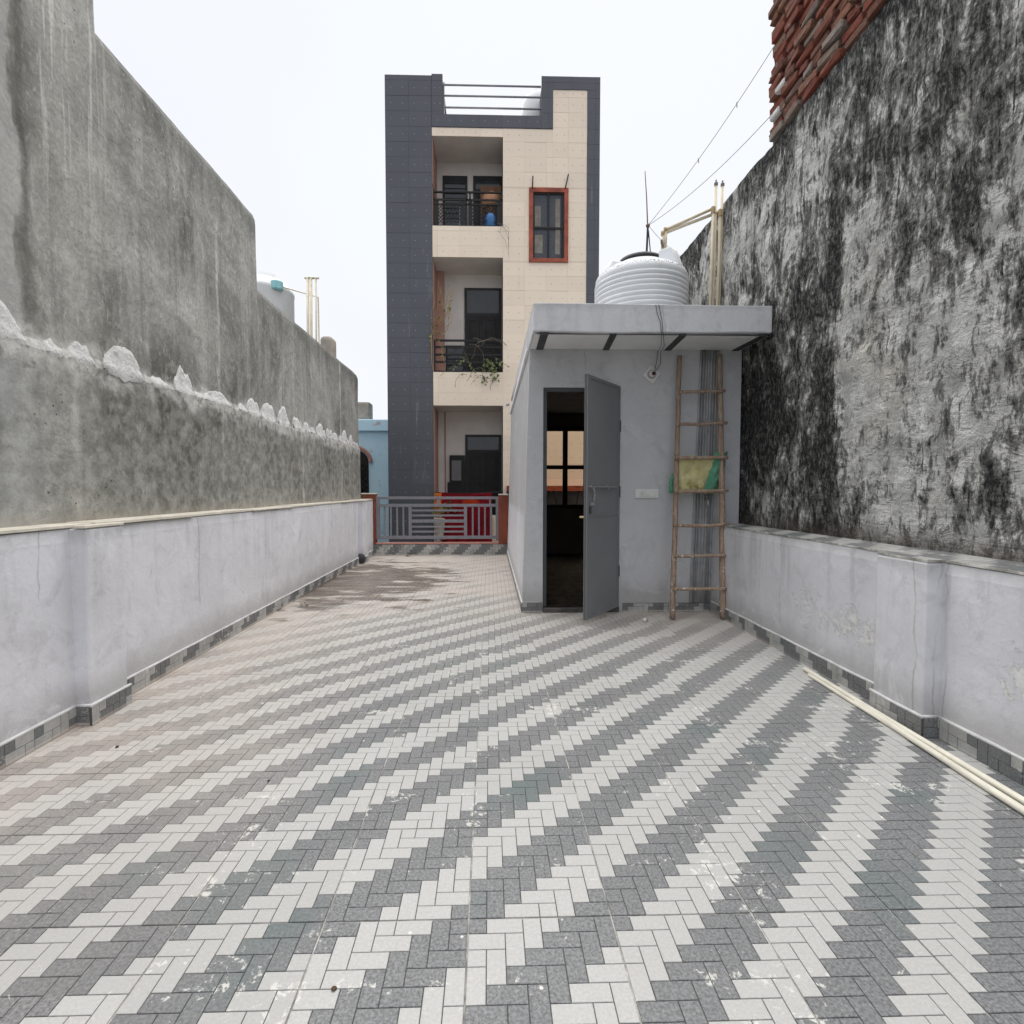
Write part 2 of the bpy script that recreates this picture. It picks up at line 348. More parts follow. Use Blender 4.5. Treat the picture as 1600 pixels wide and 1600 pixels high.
plain('pipe_grey', (.40, .405, .415), .5, .3, 10)
plain('pipe_gap_shade', (.27, .272, .28), .6, .3, 10)
plain('pipe_cream', (.68, .60, .45), .4, .12, 12)
plain('pipe_floor', (.76, .73, .62), .38, .12, 9)
plain('elbow_tan', (.50, .37, .20), .45, .2)
plain('tap_grey', (.20, .17, .16), .5, .2)
plain('white_plastic', (.72, .72, .70), .35, .08, 12)
plain('grey_plastic', (.40, .40, .40), .4, .1)
plain('maroon', (.08, .015, .012), .3, .2)
plain('bulb_glass', (.75, .72, .66), .2, .1)
plain('wire', (.10, .10, .115), .5, .2)
plain('wire_pale', (.42, .42, .44), .6, .2)
plain('stick', (.22, .13, .12), .7, .3, 30)
plain('black_lid', (.03, .03, .032), .45, .3)
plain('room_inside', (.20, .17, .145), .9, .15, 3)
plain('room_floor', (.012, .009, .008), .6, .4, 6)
plain('threshold', (.10, .095, .09), .8, .5, 12)
plain('blue_dark', (.05, .16, .36), .6, .2)
plain('pot_peach', (.58, .30, .17), .7, .2, 6)
plain('brown_board', (.22, .12, .07), .7, .3)
plain('asphalt', (.07, .068, .065), .9, .3, 4)
plain('brown_leaf', (.10, .07, .045), .8, .4, 30)
plain('vine_stem', (.16, .13, .10), .8, .3, 30)
plain('dry_vine', (.36, .23, .11), .8, .3, 30)
g = G('leaf', .6, .3); g.col(g.ramp(g.noise(22, 2), [(.35, (.045, .09, .03)), (.5, (.10, .14, .045)), (.65, (.28, .27, .08))])); M['leaf'] = g.mat
g = G('wood', .75, .25)
g.col(g.mix(g.rng(g.noise(5, 4), .3, .7), (.27, .175, .115), (.40, .285, .20)))
x_, y_, z_ = g.xyz()
wd = g.noise(18, 4, .6, g.map((3, 3, .35))); wcol = g.mix(g.rng(wd, .35, .7), (.24, .165, .12), (.44, .34, .26))
ps = g.m('MULTIPLY', g.rng(g.noise(30, 4, .7), .60, .63), g.rng(z_, .2, 1.6, 1, .12))
g.col(g.mix(ps, wcol, (.70, .69, .66))); g.bump(wd, .4, .004); M['wood'] = g.mat
g = G('sack_yellow', .6, .3)
x_, y_, z_ = g.xyz()
sk = g.mix(g.rng(g.noise(11, 5, .6), .35, .7), (.50, .46, .20), (.66, .62, .36))
sk = g.mix(g.m('MULTIPLY', g.rng(z_, 1.2, 1.33, 1, 0), g.rng(g.noise(16, 5, .7), .45, .62)), sk, (.20, .15, .03)); g.col(sk)
g.bump(g.noise(20, 4), .5, .01); M['sack_yellow'] = g.mat
plain('sack_green', (.10, .30, .19), .6, .25, 14)
g = G('cloth_red', .85, .15)
x_, y_, z_ = g.xyz()
cr = g.mix(g.rng(g.noise(3.5, 4, .55, None, 1.5), .35, .7), (.11, .004, .010), (.24, .008, .014))
fx = g.m('DIVIDE', g.m('ADD', x_, .42), .22); fz = g.m('DIVIDE', g.m('SUBTRACT', z_, .93), .06)
fd = g.m('ADD', g.m('ADD', g.m('MULTIPLY', fx, fx), g.m('MULTIPLY', fz, fz)), g.m('MULTIPLY', g.noise(9, 3), .9))
g.col(g.mix(g.rng(fd, .9, 1.5, .9, 0), cr, (.40, .04, .01))); M['cloth_red'] = g.mat
plain('cloth_orange', (.72, .17, .025), .85, .2, 6)
g = G('blue_wall', .85, .2)
bw = g.mix(g.rng(g.noise(1.8, 4), .3, .7), (.55, .80, .95), (.63, .85, .97))
g.col(g.mix(g.rng(g.noise(5, 5, .65), .62, .66, 0, .8), bw, (.52, .40, .36))); M['blue_wall'] = g.mat
plain('plaster_stub', (.40, .36, .31), .9, .3, 7)
g = G('tank_white', .42, .4)
ox, oy, oz = g.xyz(g.obj())
tb = g.mix(g.rng(g.noise(2.5, 4), .3, .75), (.70, .73, .755), (.80, .82, .84))
ang = g.m('ARCTAN2', oy, ox)
comb = g.new('ShaderNodeCombineXYZ'); g.put(comb.inputs[0], g.m('MULTIPLY', ang, 4.6)); g.put(comb.inputs[1], g.m('MULTIPLY', oz, 9))
pr = g.rng(g.noise(4.5, 3, .7, comb.outputs[0]), .53, .56)
band = box_mask(g, oz, .775, .825, .004)
tb = g.mix(g.m('MULTIPLY', g.m('MULTIPLY', pr, band), .9), tb, (.03, .03, .035))
tb = g.mix(g.rng(g.noise(3, 4, .6, g.map((4, 4, .3))), .58, .75, 0, .35), tb, (.42, .43, .43))
g.col(tb); M['tank_white'] = g.mat
plain('tank_far', (.66, .68, .68), .5, .08, 3)
plain('aqua', (.30, .58, .62), .5, .2)

# ---------------------------------------------------------------- mesh helpers
WLOC = {}
def link(o): scene.collection.objects.link(o); return o
def tag(o, label=None, cat=None, group=None, kind=None):
    if label: o['label'] = label
    if cat: o['category'] = cat
    if group: o['group'] = group
    if kind: o['kind'] = kind
    return o
def empty(name, loc, label=None, cat=None, group=None, kind=None):
    o = bpy.data.objects.new(name, None); o.empty_display_size = .1; o.location = loc; link(o)
    WLOC[o.name] = Vector(loc); return tag(o, label, cat, group, kind)
def wloc(o): return WLOC.get(o.name, Vector((0, 0, 0))) if o else Vector((0, 0, 0))

class MB:
    def __init__(s): s.v = []; s.f = []; s.mi = []
    def quad(s, *p, m=0):
        i = len(s.v); s.v += [tuple(q) for q in p]; s.f.append(tuple(range(i, i + len(p)))); s.mi.append(m); return s
    def hexa(s, p, m=0):      # p: bottom 4 ccw, top 4 ccw
        i = len(s.v); s.v += [tuple(q) for q in p]
        for f in ((3, 2, 1, 0), (4, 5, 6, 7), (0, 1, 5, 4), (1, 2, 6, 5), (2, 3, 7, 6), (3, 0, 4, 7)):
            s.f.append(tuple(i + k for k in f)); s.mi.append(m)
        return s
    def box(s, x0, x1, y0, y1, z0, z1, m=0):
        return s.hexa([(x0, y0, z0), (x1, y0, z0), (x1, y1, z0), (x0, y1, z0), (x0, y0, z1), (x1, y0, z1), (x1, y1, z1), (x0, y1, z1)], m)
    def tube(s, path, r, seg=8, m=0, cap=True):
        P = [Vector(p) for p in path]; n = len(P); rings = []
        rr = r if isinstance(r, (list, tuple)) else [r] * n
        up = None
        for i, p in enumerate(P):
            t = (P[min(i + 1, n - 1)] - P[max(i - 1, 0)]).normalized()
            if up is None: up = t.orthogonal().normalized()
            else:
                up = up - t * up.dot(t); up = up.normalized() if up.length > 1e-6 else t.orthogonal().normalized()
            w = t.cross(up); i0 = len(s.v)
            for k in range(seg):
                a = 2 * math.pi * k / seg; s.v.append(tuple(p + (up * math.cos(a) + w * math.sin(a)) * rr[i]))
            rings.append(i0)
        for a, b in zip(rings, rings[1:]):
            for k in range(seg):
                k2 = (k + 1) % seg; s.f.append((a + k, a + k2, b + k2, b + k)); s.mi.append(m)
        if cap:
            s.f.append(tuple(rings[0] + k for k in range(seg))[::-1]); s.mi.append(m)
            s.f.append(tuple(rings[-1] + k for k in range(seg))); s.mi.append(m)
        return s
    def lathe(s, prof, c, seg=32, m=0, cap=True):
        c = Vector(c); rings = []
        for (r, z) in prof:
            rings.append(len(s.v))
            for k in range(seg):
                a = 2 * math.pi * k / seg; s.v.append((c.x + r * math.cos(a), c.y + r * math.sin(a), c.z + z))
        for a, b in zip(rings, rings[1:]):
            for k in range(seg):
                k2 = (k + 1) % seg; s.f.append((a + k, a + k2, b + k2, b + k)); s.mi.append(m)
        if cap:
            s.f.append(tuple(rings[0] + k for k in range(seg))[::-1]); s.mi.append(m)
            s.f.append(tuple(rings[-1] + k for k in range(seg))); s.mi.append(m)
        return s
    def frustum(s, fr, x0, y0, x1, y1, z0, z1, c, m=0):   # small bevelled slab in a frame (origin,U,V,N), open bottom
        O, U, V, N = fr
        P = lambda a, b, d: O + U * a + V * b + N * d
        i = len(s.v); zc = z1 - c
        for (d, q) in ((z0, 0), (zc, 0), (z1, c)):
            for a, b in ((x0 + q, y0 + q), (x1 - q, y0 + q), (x1 - q, y1 - q), (x0 + q, y1 - q)): s.v.append(tuple(P(a, b, d)))
        for l in (0, 4):
            for k in range(4):
                k2 = (k + 1) % 4; s.f.append((i + l + k, i + l + k2, i + l + 4 + k2, i + l + 4 + k)); s.mi.append(m)
        s.f.append((i + 8, i + 9, i + 10, i + 11)); s.mi.append(m); return s
    def build(s, name, mats, parent=None, smooth=False, bevel=0, seg=1, origin=None, weld=False):
        mats = [mats] if isinstance(mats, str) else mats
        if parent is not None: org = wloc(parent)
        elif origin is not None: org = Vector(origin)
        else:
            xs, ys, zs = zip(*s.v); org = Vector(((min(xs) + max(xs)) / 2, (min(ys) + max(ys)) / 2, min(zs)))
        me = bpy.data.meshes.new(name)
        me.from_pydata([(x - org.x, y - org.y, z - org.z) for x, y, z in s.v], [], s.f)
        for q in mats: me.materials.append(M[q])
        me.polygons.foreach_set('material_index', s.mi)
        if bevel or weld:
            bm = bmesh.new(); bm.from_mesh(me); bmesh.ops.remove_doubles(bm, verts=bm.verts, dist=1e-5); bm.verts.index_update()
            seen = {}
            for f in bm.faces: seen.setdefault(frozenset(v.index for v in f.verts), []).append(f)
            dl_ = [f for fs in seen.values() if len(fs) > 1 for f in fs]
            if dl_: bmesh.ops.delete(bm, geom=dl_, context='FACES')
            if bevel:
                bmesh.ops.recalc_face_normals(bm, faces=bm.faces)
                es = [e for e in bm.edges if len(e.link_faces) == 2 and e.calc_face_angle(0) > .6]
                bmesh.ops.bevel(bm, geom=es, offset=bevel, segments=seg, affect='EDGES', profile=.5)
            bm.to_mesh(me); bm.free()
        if smooth: me.polygons.foreach_set('use_smooth', [True] * len(me.polygons))
        me.update()
        o = bpy.data.objects.new(name, me); link(o)
        if parent is not None: o.parent = parent
        else: o.location = org
        WLOC[o.name] = org.copy(); return o
def inst(name, mesh, parent, world, rot=None):
    o = bpy.data.objects.new(name, mesh); link(o); o.parent = parent; o.location = Vector(world) - wloc(parent)
    if rot: o.rotation_euler = rot
    WLOC[o.name] = Vector(world); return o
def nz(x, y, z, s=1.0): return noise.noise(Vector((x * s, y * s, z * s)))
def fbm(x, y, z, s, o=4):
    t = 0; a = 1
    for _ in range(o): t += a * nz(x, y, z, s); a *= .5; s *= 2.1
    return t

# ---------------------------------------------------------------- herringbone tiles
U = .05
def herring(W, H, ox=0, oy=0, flip=False):
    """bricks of the printed herringbone in a W x H unit field -> (x0,y0,x1,y1,light)"""
    out = []
    for y in range(-2, H + 1):
        for x in range(-3, W + 2):
            s = (x + ox - y - oy - 2) % 4
            lt = ((x + ox - y - oy - 2) // 4) % 2 == 0
            if s == 0: r = (x, y, x + 2, y + 1)
            elif s == 3: r = (x, y, x + 1, y + 2)
            else: continue
            x0, y0, x1, y1 = max(0, r[0]), max(0, r[1]), min(W, r[2]), min(H, r[3])
            if x1 > x0 and y1 > y0:
                if flip: x0, y0, x1, y1 = W - x1, H - y1, W - x0, H - y0
                out.append((x0, y0, x1, y1, lt))
    return out
IDF = (Vector((0, 0, 0)), Vector((1, 0, 0)), Vector((0, 1, 0)), Vector((0, 0, 1)))

# ---------------------------------------------------------------- ground below and terrace floor
tag(MB().quad((-150, -150, -3.6), (150, -150, -3.6), (150, 300, -3.6), (-150, 300, -3.6)).build('ground', 'asphalt'), kind='structure')
XL, XR, YN, YF = -2.125, 2.185, -.563, 9.62
fb = MB().box(-2.5, 2.7, -.8, 5.2, -3.5, -.004); fb.box(-2.5, 2.7, 5.2, 9.8, -3.499, -.0045)
terrace = tag(fb.build('terrace_floor', 'tile_grout', origin=(0, 0, 0)), kind='structure')
rest = MB(); brick_jobs = []; slab_cache = {}; brick_cache = {}
fwd = cam.rotation_euler.to_matrix() @ Vector((0, 0, -1)); cri = cam.rotation_euler.to_matrix() @ Vector((1, 0, 0)); cup = cri.cross(fwd)
def in_view(p):
    d = Vector(p) - Vector((0, 0, 1.2)); f = d.dot(fwd)
    if f < .2: return False
    return abs(d.dot(cri) / f - .016) < .97 and abs(d.dot(cup) / f) < .97
flips = {(-1, 0), (-1, -1), (-1, 2), (2, 4), (-3, 5), (1, 9), (-4, 3), (0, 6), (3, 7), (-2, 8), (-5, 7), (4, 2)}
tiles = []
for i in range(-6, 7):
    for j in range(-5, 22):
        x0 = -.06 + .4 * i; y0 = 1.437 + .4 * j
        xa, xb = max(x0, XL), min(x0 + .4, XR); ya = max(y0, YN)
        yb = min(y0 + .4, YF if x0 < .33 else 5.135)
        if xb - xa < .01 or yb - ya < .01: continue
        dz = random.uniform(-.0008, .0008)
        key = (round(xb - xa, 4), round(yb - ya, 4))
        if key not in slab_cache:
            mb = MB(); g_ = .0023 + random.uniform(0, .0006)
            mb.frustum(IDF, g_, g_, key[0] - g_, key[1] - g_, -.012, -.0028, .0008)
            me = bpy.data.meshes.new('floor_tile'); me.from_pydata(mb.v, [], mb.f); me.materials.append(M['tile_groove']); slab_cache[key] = me
        t = inst('floor_tile', slab_cache[key], terrace, (xa, ya, dz))
        for (a, b, c, d, lt) in herring(8, 8, 0, 0, (i, j) in flips):
            ra, rb = max(x0 + a * U, xa + .0012), min(x0 + c * U, xb - .0012); rc, rd = max(y0 + b * U, ya + .0012), min(y0 + d * U, yb - .0012)
            if rb - ra < .006 or rd - rc < .006: continue
            brick_jobs.append((ra, rc, rb, rd, lt, dz, t))
def job_size(q):
    cx, cy = (q[0] + q[2]) / 2, (q[1] + q[3]) / 2
    return (q[2] - q[0]) * (q[3] - q[1]) / (cx * cx + cy * cy + 1.44) ** 1.5 if in_view((cx, cy, 0)) else 0
brick_jobs.sort(key=job_size, reverse=True)
GP = .0012
for n, (xa, ya, xb, yb, lt, dz, t) in enumerate(brick_jobs):
    if n < 300:
        key = (round(xb - xa, 4), round(yb - ya, 4), lt)
        if key not in brick_cache:
            mb = MB().frustum(IDF, GP, GP, key[0] - GP, key[1] - GP, -.006, 0, .0009)
            me = bpy.data.meshes.new('paving_brick'); me.from_pydata(mb.v, [], mb.f); me.materials.append(M['tile_light' if lt else 'tile_dark']); brick_cache[key] = me
        inst('paving_brick', brick_cache[key], t, (xa, ya, dz))
    else:
        rest.frustum(IDF, xa + GP, ya + GP, xb - GP, yb - GP, -.006 + dz, dz, .0009, 0 if lt else 1)
tag(rest.build('paving_bricks', ['tile_light', 'tile_dark'], terrace), kind='stuff')

def tile_strip(parent, O, Ud, Vd, Nd, length, hu, name, thick=.011, seed=0, proud=.002):
    """row of cut tiles 8 units long and hu units high along Ud"""
    rs = random.Random(seed); pos = 0.0
    while pos < length - .004:
        L = min(.4, length - pos); mb = MB(); H = hu * U
        fr = (Vector(O) + Vector(Ud) * pos, Vector(Ud), Vector(Vd), Vector(Nd))
        mb.frustum(fr, .001, .0005, L - .001, H - .0005, 0, thick, .0008, 2)
        oy = rs.randrange(8); hc = int(math.ceil(hu))
        for a, b, c, d, lt in herring(8, hc, rs.randrange(8) if seed >= 0 else 0, oy if seed >= 0 else 0, rs.random() < .3 and seed >= 0):
            ra, rb = a * U, min(c * U, L); rc, rd = b * U, min(d * U, H)
            if rb - ra < .006 or rd - rc < .006: continue
            mb.frustum(fr, ra + .0014, rc + .0014, rb - .0014, rd - .0014, thick - .002, thick + proud, .0008, 0 if lt else 1)
        mb.build(name, ['tile_light', 'tile_dark', 'tile_grout' if 'coping' in name else 'tile_groove'], parent); pos += .4

# ---------------------------------------------------------------- parapets
XV, YV, ZV = Vector((1, 0, 0)), Vector((0, 1, 0)), Vector((0, 0, 1))
def parapet(side, label):
    s = side; left = s < 0
    face = -2.105 if left else 2.17; back = -2.30 if left else 2.46
    ztop = 1.0 if left else .848
    y0, y1 = -.75, (9.6 if left else 5.12)
    mat = 'paint_left' if left else 'paint_right'
    root = empty('parapet_wall', ((face + back) / 2, y0, 0), label, 'wall')
    mb = MB(); ny, nzs = int((y1 - y0) / .06), 16
    def P(y, z): return (face - s * (fbm(y, z, 3.1 * s, 1.3, 3) * .006), y, z)
    i0 = len(mb.v)
    for a in range(ny + 1):
        for b in range(nzs + 1):
            y = y0 + (y1 - y0) * a / ny; z = -.01 + (ztop + .01) * b / nzs
            p = P(y, z)
            if b == nzs: p = (p[0] + s * .008, p[1], p[2] + .004 * nz(y, 0, 0, 2))
            mb.v.append(p)
    for a in range(ny):
        for b in range(nzs):
            q = [i0 + a * (nzs + 1) + b, i0 + (a + 1) * (nzs + 1) + b, i0 + (a + 1) * (nzs + 1) + b + 1, i0 + a * (nzs + 1) + b + 1]
            mb.f.append(tuple(q if left else q[::-1])); mb.mi.append(0)
    for a in range(ny):   # top sheet
        A = mb.v[i0 + a * (nzs + 1) + nzs]; B = mb.v[i0 + (a + 1) * (nzs + 1) + nzs]
        mb.quad(A, B, (back, B[1], ztop), (back, A[1], ztop))
    for yy in (y0, y1): mb.quad((face - s * .004, yy, 0), (back, yy, 0), (back, yy, ztop), (face - s * .004, yy, ztop))
    mb.build('wall', mat, root, smooth=False, weld=True)
    pil = [(2.71, 2.985), (8.55, 8.86)] if left else [(2.47, 2.80)]
    pd = .078 if left else .082
    inner = face - s * pd
    for (a, b) in pil:
        m2 = MB(); n = 14
        xs0, xs1 = sorted((inner, face + s * .03))
        for k in range(n):
            za, zb = -.005 + (ztop + .005) * k / n, -.005 + (ztop + .005) * (k + 1) / n
            def ring(z): 
                w = .004 * nz(a * 3, z * 3, 1); return [(xs0 + w, a + w, z), (xs1, a, z), (xs1, b, z), (xs0 + w, b - w, z)]
            m2.hexa(ring(za) + ring(zb))
        m2.build('pilaster', mat, root, bevel=.010, seg=2, weld=True)
    # skirting tiles, following the pilasters
    N = Vector((-s, 0, 0)); e = .012
    spans = []; cur = y0
    for (a, b) in pil: spans += [(cur, a, face), (a - e, b + e, inner)]; cur = b
    spans.append((cur, y1, face))
    for k, (a, b, xf) in enumerate(spans):
        tile_strip(root, (xf, a if not left else a, 0.0005), YV, ZV, N, b - a, 2, 'skirting_tile', .011, 11 + k + (0 if left else 30))
        bd = MB(); n = max(2, int((b - a) / .05)); pts = []
        for q in range(n + 1):
            y = a + (b - a) * q / n; pts.append((xf - s * .006, y, .103 + .004 * nz(y, s, 5, 4)))
        bd.tube(pts, [.0085 + .002 * nz(p[1], 7, s, 6) for p in pts], 6); bd.build('skirting_bead', 'white_bead', root, smooth=True)
    for (a, b) in pil:
        xa, xb = sorted((inner - s * .0, face - s * .012))
        tile_strip(root, (xa, a, .0005), XV, ZV, Vector((0, -1, 0)), xb - xa, 2, 'skirting_tile', .011, 77)
        MB().tube([(xa, a - .006, .103), (xb, a - .006, .104)], .0085, 6).build('skirting_bead', 'white_bead', root, smooth=True)
    if left:   # pale coping slabs of uneven length and reach
        y = y0; rs = random.Random(4); k = 0
        while y < y1 - .05:
            L = min(rs.choice((.62, .8, .95, 1.1)), y1 - y); r = rs.uniform(-.012, .012)
            MB().box(back + .005, face + .006 + r, y + .003, y + L - .003, ztop + .0045, ztop + .02 + rs.uniform(-.003, .006)).build('coping_slab', 'cap_stone', root, bevel=.003)
            y += L; k += 1
        for (a, b) in pil: MB().box(face + .022, inner + .004, a - .004, b + .004, ztop + .002, ztop + .018).build('coping_slab', 'cap_stone', root, bevel=.003)
        dm = MB(); c = Vector((inner + .004, 8.5, .1))
        prof = [(.082, 0), (.082, .012), (.06, .03), (.03, .038), (.004, .04)]
        n0 = len(dm.v); dm.lathe([(r, z) for r, z in prof], (0, 0, 0), 18)
        dm.v = [(-2.066 + x * .9, 8.549 - z, .085 + y) for x, y, z in dm.v]
        dm.build('drain_cover', 'girder', root, smooth=True)
    else:      # tiled top
        tile_strip(root, (face + .004, y0, ztop + .002), YV, XV * 1.0, ZV, y1 - y0, (back - face - .02) / U, 'coping_tile', .012, 41)
        for (a, b) in pil:
            tile_strip(root, (inner + .003, a, ztop + .001), YV, XV, ZV, b - a, (face - inner - .002) / U, 'coping_tile', .012, 43)
    return root
parapet(-1, 'low grey painted parapet wall below the tall plain concrete wall')
parapet(1, 'low grey painted parapet with peeling paint below the black-stained wall')

# ---------------------------------------------------------------- tall neighbour walls
def relief_wall(mb, xf, xb, y0, y1, z0, ztop, step, disp, sgn):
    ny = max(2, int((y1 - y0) / step)); nzs = max(2, int((ztop - z0) / step)); i0 = len(mb.v); W = nzs + 1
    for a in range(ny + 1):
        y = y0 + (y1 - y0) * a / ny; zt = ztop + .010 * fbm(y, 2, xf, 1.7, 4)
        for b in range(nzs + 1):
            z = z0 + (zt - z0) * b / nzs
            rd = max(0, (b - nzs + 1.2)) * .02
            mb.v.append((xf + sgn * (rd - disp(y, z)), y, z))
    for a in range(ny):
        for b in range(nzs):
            q = (i0 + a * W + b, i0 + (a + 1) * W + b, i0 + (a + 1) * W + b + 1, i0 + a * W + b + 1)
            mb.f.append(q if sgn < 0 else q[::-1]); mb.mi.append(0)
    def strip(idx):
        k0 = len(mb.v)
        for i in idx: v = mb.v[i]; mb.v.append((xb, v[1], v[2]))
        for k in range(len(idx) - 1): mb.f.append((idx[k], idx[k + 1], k0 + k + 1, k0 + k)); mb.mi.append(0)
    strip([i0 + a * W + nzs for a in range(ny + 1)]); strip([i0 + b for b in range(W)]); strip([i0 + ny * W + b for b in range(W)])
    mb.quad((xb, y0, z0), (xb, y1, z0), (xb, y1, ztop), (xb, y0, ztop))

tw = empty('concrete_wall', (-2.42, 3, -3.5), 'tall bare grey concrete wall with a white mortar seam', 'wall')
mb = MB()
dl = lambda y, z: .012 * fbm(y, z, .3, .9, 4) + (.022 if z < 1.93 + .03 * fbm(y, 0, 9, 2, 2) else 0)
relief_wall(mb, -2.285, -2.55, -.9, 3.235, .85, 5.3, .05, lambda y, z: dl(y, z) + .012, -1)
relief_wall(mb, -2.285, -2.55, 3.236, 5.36, .85, 3.87, .05, dl, -1)
relief_wall(mb, -2.315, -2.55, 5.361, 9.5, .85, 3.2, .05, dl, -1)
mb.box(-2.55, -2.32, -.9, 9.5, -3.5, .86)
mb.build('wall', 'concrete_left', tw, weld=True)
rs = random.Random(21)
y = 2.2
while y < 9.35:      # dried mortar clumps pushed out of the seam
    w = rs.choice((.12, .18, .24, .3, .38)) * rs.uniform(.8, 1.15); h = min(.17, w * rs.choice((.22, .35, .5, .6, .7, .8)))
    if 3.35 < y < 3.75: h *= .35
    mb = MB(); nu, nv = 16, 6; i0 = 0; sd_ = rs.random() * 50; pk = rs.uniform(.34, .66)
    zb0 = 1.895 + .008 * (y - 2.2) * 1.2
    for a in range(nu + 1):
        u = a / nu; env = max(0, math.sin(math.pi * (u ** (math.log(.5) / math.log(pk))))) ** .5
        top = env * h * (1 + .30 * nz(u * 4, sd_, 0) + .10 * nz(u * 14, sd_, 3)) + .003
        bot = -.004 - (.02 + .045 * abs(nz(u * 5, sd_, 8)) + .02 * nz(u * 15, sd_, 2)) * env
        for b in range(nv + 1):
            v = b / nv; z = zb0 + bot + (top - bot) * v
            th = (.012 if y < 3.2 else 0) + .008 * min(1, v / .35) - .004 * (1 - min(1, v / .3)) + .021 * min(1, max(0, (1.955 - z) / .03)) + .003 * math.sin(math.pi * v) ** .6 * env + .004 * nz(u * 9, v * 6, sd_) + .002 * nz(u * 25, v * 20, sd_)
            mb.v.append((-2.287 + (0 if y < 5.3 else -.026) + th + .012 * fbm(y + w * u, z, .3, .9, 4), y + w * u, z))
    for a in range(nu):
        for b in range(nv):
            mb.f.append((a * (nv + 1) + b, (a + 1) * (nv + 1) + b, (a + 1) * (nv + 1) + b + 1, a * (nv + 1) + b + 1)); mb.mi.append(0)
    rim = [a * (nv + 1) + nv for a in range(nu + 1)]; k0 = len(mb.v)
    for i in rim: v = mb.v[i]; mb.v.append((-2.36, v[1], v[2] - .004))
    for k in range(nu): mb.f.append((rim[k], rim[k + 1], k0 + k + 1, k0 + k)); mb.mi.append(0)
    mb.build('mortar_clump', 'lime_smear', tw, smooth=True)
    y += w * rs.uniform(.85, 1.45)
stub = MB().box(-2.77, -2.56, 8.82, 9.12, -3.5, 3.70)
tag(stub.build('concrete_post', 'plaster_stub', bevel=.07, seg=3, smooth=False), 'round-topped concrete post rising behind the long concrete wall', 'post')
tag(MB().box(-3.52, -3.16, 14.2, 14.6, 3.01, 3.50).build('concrete_post', 'plaster_stub', bevel=.05, seg=2), 'short pale concrete post on top of the blue house', 'post')

rw = empty('weathered_wall', (2.6, 3, -3.5), 'tall rough plaster wall covered with black streaks on the right', 'wall')
mb = MB()
dr_ = lambda y, z: .020 * fbm(y, z, 4.4, 1.2, 3) + (.020 * fbm(y, z * .9, 7.7, 5.0, 4)) + .012 * math.exp(-((y - 3.85) / .05) ** 2)
relief_wall(mb, 2.45, 2.72, -.9, 8.6, .7, 4.215, .025, dr_, 1)
mb.box(2.47, 2.72, -.9, 8.6, -3.5, .71)
mb.build('wall', 'weathered_right', rw, smooth=True, weld=True)

# bare brick wall standing on top of it
bw_ = empty('brick_wall', (2.58, 3.2, 4.2), 'rough unplastered red brick wall on top of the black-stained wall', 'wall')
mb = MB().box(2.475, 2.70, 1.62, 4.71, 4.17, 5.93); mb.build('mortar_core', 'mortar', bw_)
rs = random.Random(5); ch = .082
vars_ = []
for k in range(8):
    m2 = MB().box(-.055, .055, -.112, .112, 0, .066)
    bm = bmesh.new(); me = bpy.data.meshes.new('brick'); me.from_pydata(m2.v, [], m2.f); bm.from_mesh(me)
    bmesh.ops.remove_doubles(bm, verts=bm.verts, dist=1e-5)
    bmesh.ops.bevel(bm, geom=list(bm.edges), offset=.009, segments=1, affect='EDGES')
    for v in bm.verts: v.co += Vector((rs.uniform(-.009, .009), rs.uniform(-.009, .009), rs.uniform(-.006, .006)))
    bm.to_mesh(me); bm.free(); me.materials.append(M['brick_face']); vars_.append(me)
for c in range(21):
    z = 4.205 + ch * c; y = 4.745 + (0 if c % 2 else -.055) + rs.uniform(-.02, .025)
    while y > 1.75:
        header = rs.random() < .2; L = .125 if header else .232
        o = inst('brick', rs.choice(vars_), bw_, (2.494 + rs.uniform(-.022, .016), y - L / 2, z + rs.uniform(-.004, .004)), (rs.uniform(-.03, .03), rs.uniform(-.03, .03), rs.uniform(-.05, .05)))
        o.scale = (1, (L - .008) / .232, rs.uniform(.92, 1.06)); y -= L + rs.uniform(.002, .014)
for (y, z) in ((4.60, 4.36), (4.52, 4.53), (4.06, 5.0), (3.75, 4.86)):
    MB().box(2.415, 2.47, y - .07, y + .07, z, z + .055).build('mortar_patch', 'lime_smear', bw_, bevel=.012)

# ---------------------------------------------------------------- stair room
room = empty('stair_room', (1.4, 7, 0), 'small grey rooftop room with a flat overhanging roof slab', 'building')
FY, ZC = 5.13, 2.54
mb = MB()
mb.hexa([(.315, FY, 0), (.515, FY, 0), (.515, FY + .13, 0), (.315, FY + .13, 0), (.385, FY, ZC), (.515, FY, ZC), (.515, FY + .13, ZC), (.385, FY + .13, ZC)])
mb.box(.515, 1.262, FY, FY + .13, 2.175, ZC)
mb.box(1.262, 2.435, FY, FY + .13, 0, ZC)
mb.build('front_wall', 'paint_room', room)
mb = MB(); n = 30
for k in range(n):
    a, b = FY + .1301 + (9.55 - FY - .13) * k / n, FY + .1301 + (9.55 - FY - .13) * (k + 1) / n
    mb.hexa([(.315, a, 0), (.45, a, 0), (.45, b, 0), (.315, b, 0), (.385, a, ZC), (.45, a, ZC), (.45, b, ZC), (.385, b, ZC)])
mb.build('side_wall', 'paint_left', room, weld=True)
